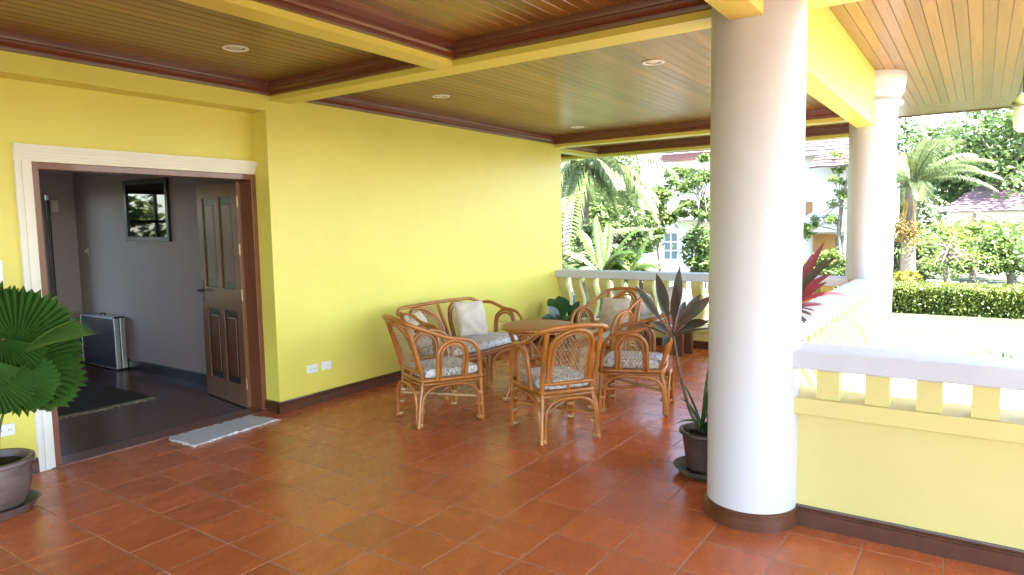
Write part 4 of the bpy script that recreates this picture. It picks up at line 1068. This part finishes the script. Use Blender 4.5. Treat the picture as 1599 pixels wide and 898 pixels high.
# shrubs and trees between the palms and the white house
def G(px, py, X): return on(px, py, X=X)
def crown(px, py, X, rx, ry, rz, f=1.0): p = G(px, py, X); return ((p.x, p.y, p.z), (rx, ry, rz), f)
tree('leafy_tree', 'fresh green leafy tree left of the white house window', gz(1030, 18.5), 2.2, [crown(1034, 325, 18.5, .6, .45, .55, .55), crown(1008, 372, 18.0, .6, .45, .5, .45)], .085, 2800, LEAFB, 11, .07)
tree('leafy_tree', 'airy tree in front of the white house upper storey', gz(1095, 17.5), 3.0, [crown(1078, 278, 17.5, .8, .65, .42, .4), crown(1102, 262, 17.5, .6, .5, .3, .25), crown(1092, 330, 17.0, .9, .8, .28, .35)], .07, 3400, LEAFA, 12, .06)
tree('leafy_shrub', 'tall shrub right of the white house window', gz(1085, 17.0), 1.0, [crown(1092, 385, 17.0, .6, .45, .6, .6), crown(1100, 412, 17.0, .5, .4, .35, .4)], .07, 2800, LEAFA, 13, .05, cat='shrub')
tree('leafy_shrub', 'dark shrub behind the banana plants', gz(930, 15.0), 1.2, [crown(960, 372, 15.5, .8, .9, .6, .5), crown(905, 395, 15.0, .8, .8, .6, .5)], .085, 3000, LEAFC, 14, .06, cat='shrub')
tree('leafy_shrub', 'low shrub under the railing line before the white house', gz(1005, 14.5), .6, [crown(975, 420, 14.5, .6, .6, .35, 1)], .07, 1600, LEAFB, 15, .05, cat='shrub')
tree('leafy_tree', 'backdrop tree behind the drooping palm', gz(905, 26.0), 4.0, [crown(905, 300, 26, 2.5, 2.2, 2.4, .6), crown(960, 330, 26, 2.2, 2.0, 2.0, .4)], .16, 4200, LEAFA, 16, .2)
# white picket fence
pfn = thing('picket_fence', 'white fence with square posts in front of the white house', 'fence', gz(1070, 19.5))
fy0, fy1 = G(1112, 400, 19.5).y - 2.5, G(1020, 400, 19.5).y
zt = G(1070, 407, 19.5).z
k = 0; y = fy0
while y < fy1:
    WB(pfn, B(19.44, 19.56, y - .06, y + .06, LZ, zt, .01), 'post', HOUSEW)
    for q in range(1, 9): WB(pfn, B(19.48, 19.52, y + .06 + q * .098, y + .06 + q * .098 + .03, LZ + .12, zt - .12), 'picket', HOUSEW)
    WB(pfn, B(19.47, 19.53, y + .061, y + .98, zt - .119, zt - .07), 'rail', HOUSEW); WB(pfn, B(19.47, 19.53, y + .061, y + .98, LZ + .07, LZ + .119), 'rail', HOUSEW)
    y += 1.04
# houses
def tiled_roof(t, corners_lo, corners_hi, rows, m_, th=.05, name='roof_course'):
    """sloping tiled face built of overlapping courses; lo edge a-b, hi edge d-c"""
    a, b_ = Vector(corners_lo[0]), Vector(corners_lo[1]); d, c = Vector(corners_hi[0]), Vector(corners_hi[1])
    nrm = (b_ - a).cross(d - a).normalized()
    if nrm.z < 0: nrm = -nrm
    for i in range(rows):
        q0, q1 = i / rows, (i + 1.12) / rows
        p0, p1, p2, p3 = a.lerp(d, q0), b_.lerp(c, q0), b_.lerp(c, min(1, q1)), a.lerp(d, min(1, q1))
        mb = MB(); n = max(4, int((p1 - p0).length / .28)); lo, hi = [], []
        for k in range(n + 1):
            u = k / n; wv = nrm * (.022 * (k % 2)); lo.append(p0.lerp(p1, u) + nrm * th + wv); hi.append(p3.lerp(p2, u) + nrm * .01 + wv)
        base = len(mb.v); mb.v += [tuple(p) for p in lo] + [tuple(p) for p in hi] + [tuple(p - nrm * th) for p in lo]
        for k in range(n):
            mb.f.append((k, k + 1, n + 2 + k, n + 1 + k)); mb.f.append((2 * n + 2 + k, 2 * n + 3 + k, k + 1, k))
        WB(t, mb, name, m_)
def window(t, x, y0, y1, z0, z1, nx=2, nz=3, fr=.05):
    """window in a wall facing -x: recessed dark panes in a white frame with bars"""
    fm_ = MB()
    fm_.box(x - .03, x + .019, y0 - fr, y0, z0 - fr, z1 + fr); fm_.box(x - .03, x + .019, y1, y1 + fr, z0 - fr, z1 + fr); fm_.box(x - .03, x + .019, y0, y1, z1, z1 + fr); fm_.box(x - .04, x + .019, y0, y1, z0 - fr, z0)
    for k in range(1, nx): yy = y0 + (y1 - y0) * k / nx; fm_.box(x - .015, x + .018, yy - .025, yy + .025, z0, z1)
    for k in range(1, nz):
        zz = z0 + (z1 - z0) * k / nz
        for j in range(nx): fm_.box(x - .014, x + .0175, y0 + (y1 - y0) * j / nx + .0255, y0 + (y1 - y0) * (j + 1) / nx - .0255, zz - .025, zz + .025)
    W_ = WB(t, fm_, 'window', HOUSEW)
    for j in range(nx):
        for k in range(nz):
            WB(t, B(x + .0005, x + .012, y0 + (y1 - y0) * j / nx + .024, y0 + (y1 - y0) * (j + 1) / nx - .024, z0 + (z1 - z0) * k / nz + .024, z0 + (z1 - z0) * (k + 1) / nz - .024), 'pane', WINGLASS, part=W_)
HX = 24.0
h2 = thing('white_house', 'white two storey house with red roof edge behind the palms', 'house', (HX, G(1060, 300, HX).y, LZ))
ya, yb = G(1118, 300, HX).y - 1.0, G(1000, 300, HX).y
zr = G(1080, 250, HX).z
WB(h2, B(HX + .06, HX + 7, ya, yb, LZ, zr), 'wall', HOUSEW)
ym = G(1047, 385, HX).y
zw0, zw1 = G(1047, 405, HX).z, G(1047, 364, HX).z
window(h2, HX + .04, G(1057, 385, HX).y, G(1037, 385, HX).y, zw0, zw1)
window(h2, HX + .04, G(1100, 290, HX).y, G(1086, 290, HX).y, G(1090, 305, HX).z, G(1090, 275, HX).z, 2, 2)
zb = G(1080, 338, HX).z
WB(h2, B(HX - 1.0, HX + .059, ya, G(1042, 338, HX).y, zb - .12, zb + .02), 'balcony_slab', HOUSEW)
bp_ = MB(); yy = ya + .05
WB(h2, B(HX - .99, HX - .93, ya, G(1042, 338, HX).y, zb + .55, zb + .62), 'balcony_rail', HOUSEW)
for q in range(40):
    yq = ya + .05 + (G(1042, 338, HX).y - ya - .1) * q / 39; bp_.box(HX - .975, HX - .945, yq - .015, yq + .015, zb + .021, zb + .549)
stuff(WB(h2, bp_, 'balcony_bars', HOUSEW))
WB(h2, B(HX - .7, HX + .3, ya - .5, G(1044, 245, HX).y, zr + .001, zr + .20), 'fascia', RTILE)
tiled_roof(h2, ((HX - .75, ya - .5, zr + .2), (HX - .75, G(1044, 245, HX).y, zr + .2)), ((HX + 3.5, ya - .5, zr + 2.2), (HX + 3.5, G(1044, 245, HX).y, zr + 2.2)), 12, RTILE)
WB(h2, B(HX + .3, HX + .9, G(1030, 245, HX).y, G(1008, 245, HX).y, zr - .1, zr + .22), 'roof_ledge', RTILE)
# house between the columns
H3 = 20.0
h3 = thing('white_house', 'white house with tiled roofs and an orange door seen between the columns', 'house', (H3, G(1290, 300, H3).y, LZ))
ya, yb = G(1335, 300, H3).y - .5, G(1215, 300, H3).y
z1 = G(1290, 240, H3).z
WB(h3, B(H3 + .06, H3 + 6, ya, yb, LZ, z1), 'wall', HOUSEW)
tiled_roof(h3, ((H3 - .35, ya - .4, G(1290, 238, H3).z), (H3 - .35, yb + .3, G(1290, 238, H3).z)), ((H3 + 3.0, ya - .4, G(1290, 238, H3).z + 1.7), (H3 + 3.0, yb + .3, G(1290, 238, H3).z + 1.7)), 14, PTILE)
WB(h3, B(H3 - .36, H3 - .30, ya - .4, yb + .3, z1 - .04, z1 + .06), 'fascia', HOUSEW)
zc_ = G(1290, 262, H3 - 1.2).z
tiled_roof(h3, ((H3 - 1.2, ya - .4, zc_), (H3 - 1.2, G(1278, 262, H3).y, zc_)), ((H3 + .03, ya - .4, zc_ + .5), (H3 + .03, G(1278, 262, H3).y, zc_ + .5)), 5, PTILE)
WB(h3, B(H3 - .03, H3 + .058, G(1305, 380, H3).y, G(1270, 380, H3).y, LZ, G(1288, 366, H3).z), 'door', HORANGE)
WB(h3, B(H3 - .02, H3 + .058, G(1318, 380, H3).y, G(1306, 380, H3).y, LZ, G(1288, 368, H3).z), 'shutter', WINGLASS)
WB(h3, MB().lathe([(0, .62), (.25, .58), (.48, .42), (.60, .18), (.62, 0), (.60, 0), (.58, .17), (.46, .40), (.24, .55), (0, .59)], 28, tuple(G(1288, 362, H3 - .3))), 'awning', HOUSEW, smooth=True)
WB(h3, B(H3 + .0, H3 + .058, G(1268, 330, H3).y, G(1258, 330, H3).y, G(1260, 345, H3).z, G(1260, 315, H3).z), 'shutter', HORANGE)
tree('leafy_shrub', 'hanging creeper shrub on the white house between the columns', gz(1312, 19.0), 2.6, [crown(1312, 300, 19.0, .3, .35, 1.2, .6), crown(1262, 350, 19.2, .25, .25, .35, .4)], .06, 1500, LEAFB, 21, .05, cat='shrub')
tree('leafy_shrub', 'low border shrubs before the orange door', gz(1285, 17.5), .3, [crown(1270, 418, 17.5, .5, .8, .25, .5), crown(1306, 412, 17.5, .4, .4, .3, .5)], .06, 1600, LEAFB, 22, .04, cat='shrub')
# date palm, right
DX = 22.0
c = G(1424, 292, DX)
palm('date_palm', 'date palm with spreading feathery crown and orange fruit right of the far column', (DX, c.y, LZ), c, 2.1, 30, PALML, 31, ll=.42, lw_=.03, arch=.16, drop=.12, nl=40, hang=.5, tr=.17)
dp = bpy.data.objects['date_palm']; rnd = random.Random(7)
for q in range(3):
    mb = MB(); c0_ = c + Vector((-.25, rnd.uniform(-.35, .35), -1.25 + rnd.uniform(-.15, .1)))
    for _ in range(150):
        p = c0_ + Vector((rnd.gauss(0, .09), rnd.gauss(0, .10), rnd.gauss(0, .15))); s_ = .028
        k = len(mb.v); mb.v += [tuple(p + Vector(v) * s_) for v in ((1, 0, 0), (-1, 0, 0), (0, 1, 0), (0, -1, 0), (0, 0, 1.3), (0, 0, -1.3))]
        mb.f += [(k + a, k + b_, k + e_) for a, b_, e_ in ((0, 2, 4), (2, 1, 4), (1, 3, 4), (3, 0, 4), (2, 0, 5), (1, 2, 5), (3, 1, 5), (0, 3, 5))]
    stuff(WB(dp, mb, 'fruit_bunch', ORANGE))
    WB(dp, MB().tube([c, c0_ + Vector((0, 0, .2))], .03, 5), 'fruit_stalk', ORANGE)
# big trees on the right
tree('broad_tree', 'big spreading tree rising behind the mauve roof on the right', gz(1560, 38), 4.5, [crown(1540, 235, 38, 3.0, 2.6, 2.2, .35), crown(1600, 220, 36, 3.0, 2.6, 2.6, .35), crown(1490, 250, 39, 2.0, 2.0, 1.1, .2), crown(1570, 268, 39, 2.5, 2.5, 1.0, .1)], .16, 10500, LEAFA, 41, .3, clumps=70)
tree('broad_tree', 'rounded tree behind the date palm crown', gz(1425, 40), 4.0, [crown(1425, 240, 40, 2.2, 1.7, 1.6, .6), crown(1455, 300, 40, 2.2, 2.0, 1.6, .4)], .16, 4200, LEAFA, 42, .25, clumps=34)
tree('garden_tree', 'low wide tree with twiggy branches before the mauve roof', gz(1520, 27), 2.3, [crown(1500, 372, 27, 1.5, 1.7, .6, .35), crown(1565, 375, 26, 1.5, 1.6, .6, .35), crown(1470, 395, 26, 1.2, 1.3, .6, .3)], .10, 6500, LEAFB, 43, .10, clumps=60, tight=.42)
tree('garden_tree', 'small grey trunked tree standing behind the hedge at the right edge', gz(1583, 21.5), 1.0, [crown(1560, 395, 21.5, .8, .9, .45, .4), crown(1605, 390, 21.5, .9, .9, .6, .4), crown(1525, 410, 21.5, .6, .6, .3, .2)], .085, 3600, LEAFA, 44, .13, clumps=40, tight=.45)
tree('garden_tree', 'bushy tree below the date palm crown', gz(1440, 24), 1.2, [crown(1440, 395, 24, 1.0, 1.0, .7, .6), crown(1405, 420, 23, .8, .7, .5, .4)], .09, 4200, LEAFC, 45, .09, clumps=36)
tree('bare_twig_tree', 'leafless pale twiggy frangipani behind the hedge', gz(1480, 20.5), 1.4, [crown(1470, 392, 20.5, .9, 1.0, .5, .5), crown(1500, 412, 20.5, .8, .9, .45, .5)], .05, 900, LEAFB, 46, .09, clumps=60)
tree('flower_shrub', 'yellow flowering shrub behind the hedge beside the stone block', gz(1415, 20.5), .2, [crown(1412, 442, 20.5, .5, .8, .25, 1)], .06, 1500, YFLOW, 47, .03, cat='shrub', branches=False)
sb = on(1471, 448, X=21.0)
o = B(20.7, 21.3, sb.y - .38, sb.y + .38, LZ, sb.z + .16, .03).build('stone_block', STONE, origin=(21, sb.y, LZ)); tag(o, 'grey stone block standing on the lawn behind the hedge', 'stone block')
# mauve roofed house far right
H4 = 33.5
h4 = thing('far_house', 'distant house with a mauve tiled roof behind the garden trees', 'house', (H4, G(1545, 330, H4).y, LZ))
ya, yb = G(1640, 320, H4).y, G(1478, 320, H4).y
WB(h4, B(H4 + .6, H4 + 8, ya, yb, LZ, G(1540, 330, H4).z), 'wall', HOUSEW)
tiled_roof(h4, ((H4, ya - .3, G(1540, 331, H4).z), (H4, yb + .3, G(1540, 331, H4).z)), ((H4 + 4, ya - .3, G(1540, 331, H4).z + 1.15), (H4 + 4, yb - 1.0, G(1540, 331, H4).z + 1.15)), 12, PTILE)
# hedge along the lawn
hg = thing('clipped_hedge', 'long clipped yellow green hedge along the far side of the lawn', 'hedge', (17.3, .4, LZ))
rnd = random.Random(9); mb = MB(); hm_ = MB()
hx0_, hx1_, hz = 17.0, 17.9, .12
hy0_, hy1_ = -4.5, 3.2
for i in range(30000):
    y = rnd.uniform(hy0_, hy1_); f = rnd.random()
    if f < .62: p = Vector((hx0_ + rnd.gauss(0, .05), y, rnd.uniform(LZ, hz)))
    else: p = Vector((rnd.uniform(hx0_, hx1_), y, hz + rnd.gauss(0, .035)))
    a = Vector((rnd.gauss(-.3, 1), rnd.gauss(0, 1), rnd.gauss(.2, 1))).normalized(); b_ = a.cross(Vector((rnd.gauss(0, 1), rnd.gauss(0, 1), rnd.gauss(0, 1)))).normalized()
    s_ = rnd.uniform(.022, .048); k = len(mb.v)
    mb.v += [tuple(p - a * s_), tuple(p + b_ * s_ * .5), tuple(p + a * s_), tuple(p - b_ * s_ * .5)]; mb.f.append((k, k + 1, k + 2, k + 3))
WB(hg, B(hx0_ + .06, hx1_ - .06, hy0_, hy1_, LZ, hz - .05), 'inner_mass', LEAFC)
WB(hg, mb, 'leaves', HEDGEL)
# strap leaved clump by the parapet
sg = thing('strap_leaf_clump', 'clump of long narrow green leaves outside the parapet wall', 'plant', (9.3, -.5, LZ))
rnd = random.Random(12)
for i in range(220):
    b_ = Vector((rnd.uniform(8.5, 10.2), rnd.uniform(-1.0, .12), LZ)); a = rnd.uniform(0, 2 * PI); l_ = rnd.uniform(.35, .62)
    mb = MB(); blade(mb, b_, b_ + Vector((math.cos(a) * l_ * .8, math.sin(a) * l_ * .8, rnd.uniform(.05, .38))), rnd.uniform(.034, .06), .28, .4, (0, 0, 1), .05, 7, peak=.4); WB(sg, mb, 'leaf', CLUMPL)
# far wood closing the garden: one mass
rnd = random.Random(77); mb = MB()
for i in range(11):
    Y_ = -20 + i * 7.0; X_ = 52 + rnd.uniform(-4, 4)
    leaf_cards(mb, (X_, Y_, 2.2 + rnd.uniform(-.5, .8)), (3.4, 4.4, 3.2), 1900, .34, rnd, 30)
o = mb.build('far_trees', LEAFA); o['kind'] = 'stuff'
# tree outside the hall window
tree('leafy_tree', 'garden tree outside the window at the end of the hallway', (2.6, 13.0, LZ), 2.0, [((2.4, 12.8, 1.6), (1.6, .9, 1.1), .6), ((3.6, 13.4, 2.6), (1.2, .9, .9), .4)], .10, 2600, LEAFB, 61, .10)
# glass lantern hanging outside at the right
lp = on(1597, 180, X=6.4)
ln = thing('hanging_lantern', 'white glass lantern with green cap hanging at the right edge under the eaves', 'lantern', (lp.x, lp.y, lp.z))
WB(ln, MB().lathe([(0, -.125), (.03, -.12), (.052, -.09), (.060, -.03), (.056, .03), (.045, .07)], 24, tuple(lp)), 'glass_shade', GLOBE, smooth=True)
WB(ln, MB().lathe([(.046, .07), (.075, .075), (.07, .10), (.03, .14), (.012, .16), (0, .16)], 24, tuple(lp)), 'cap', STALK, smooth=True)
WB(ln, MB().tube([lp + Vector((0, 0, .155)), (lp.x, lp.y, 3.25)], .008, 6), 'rod', BLACKM)
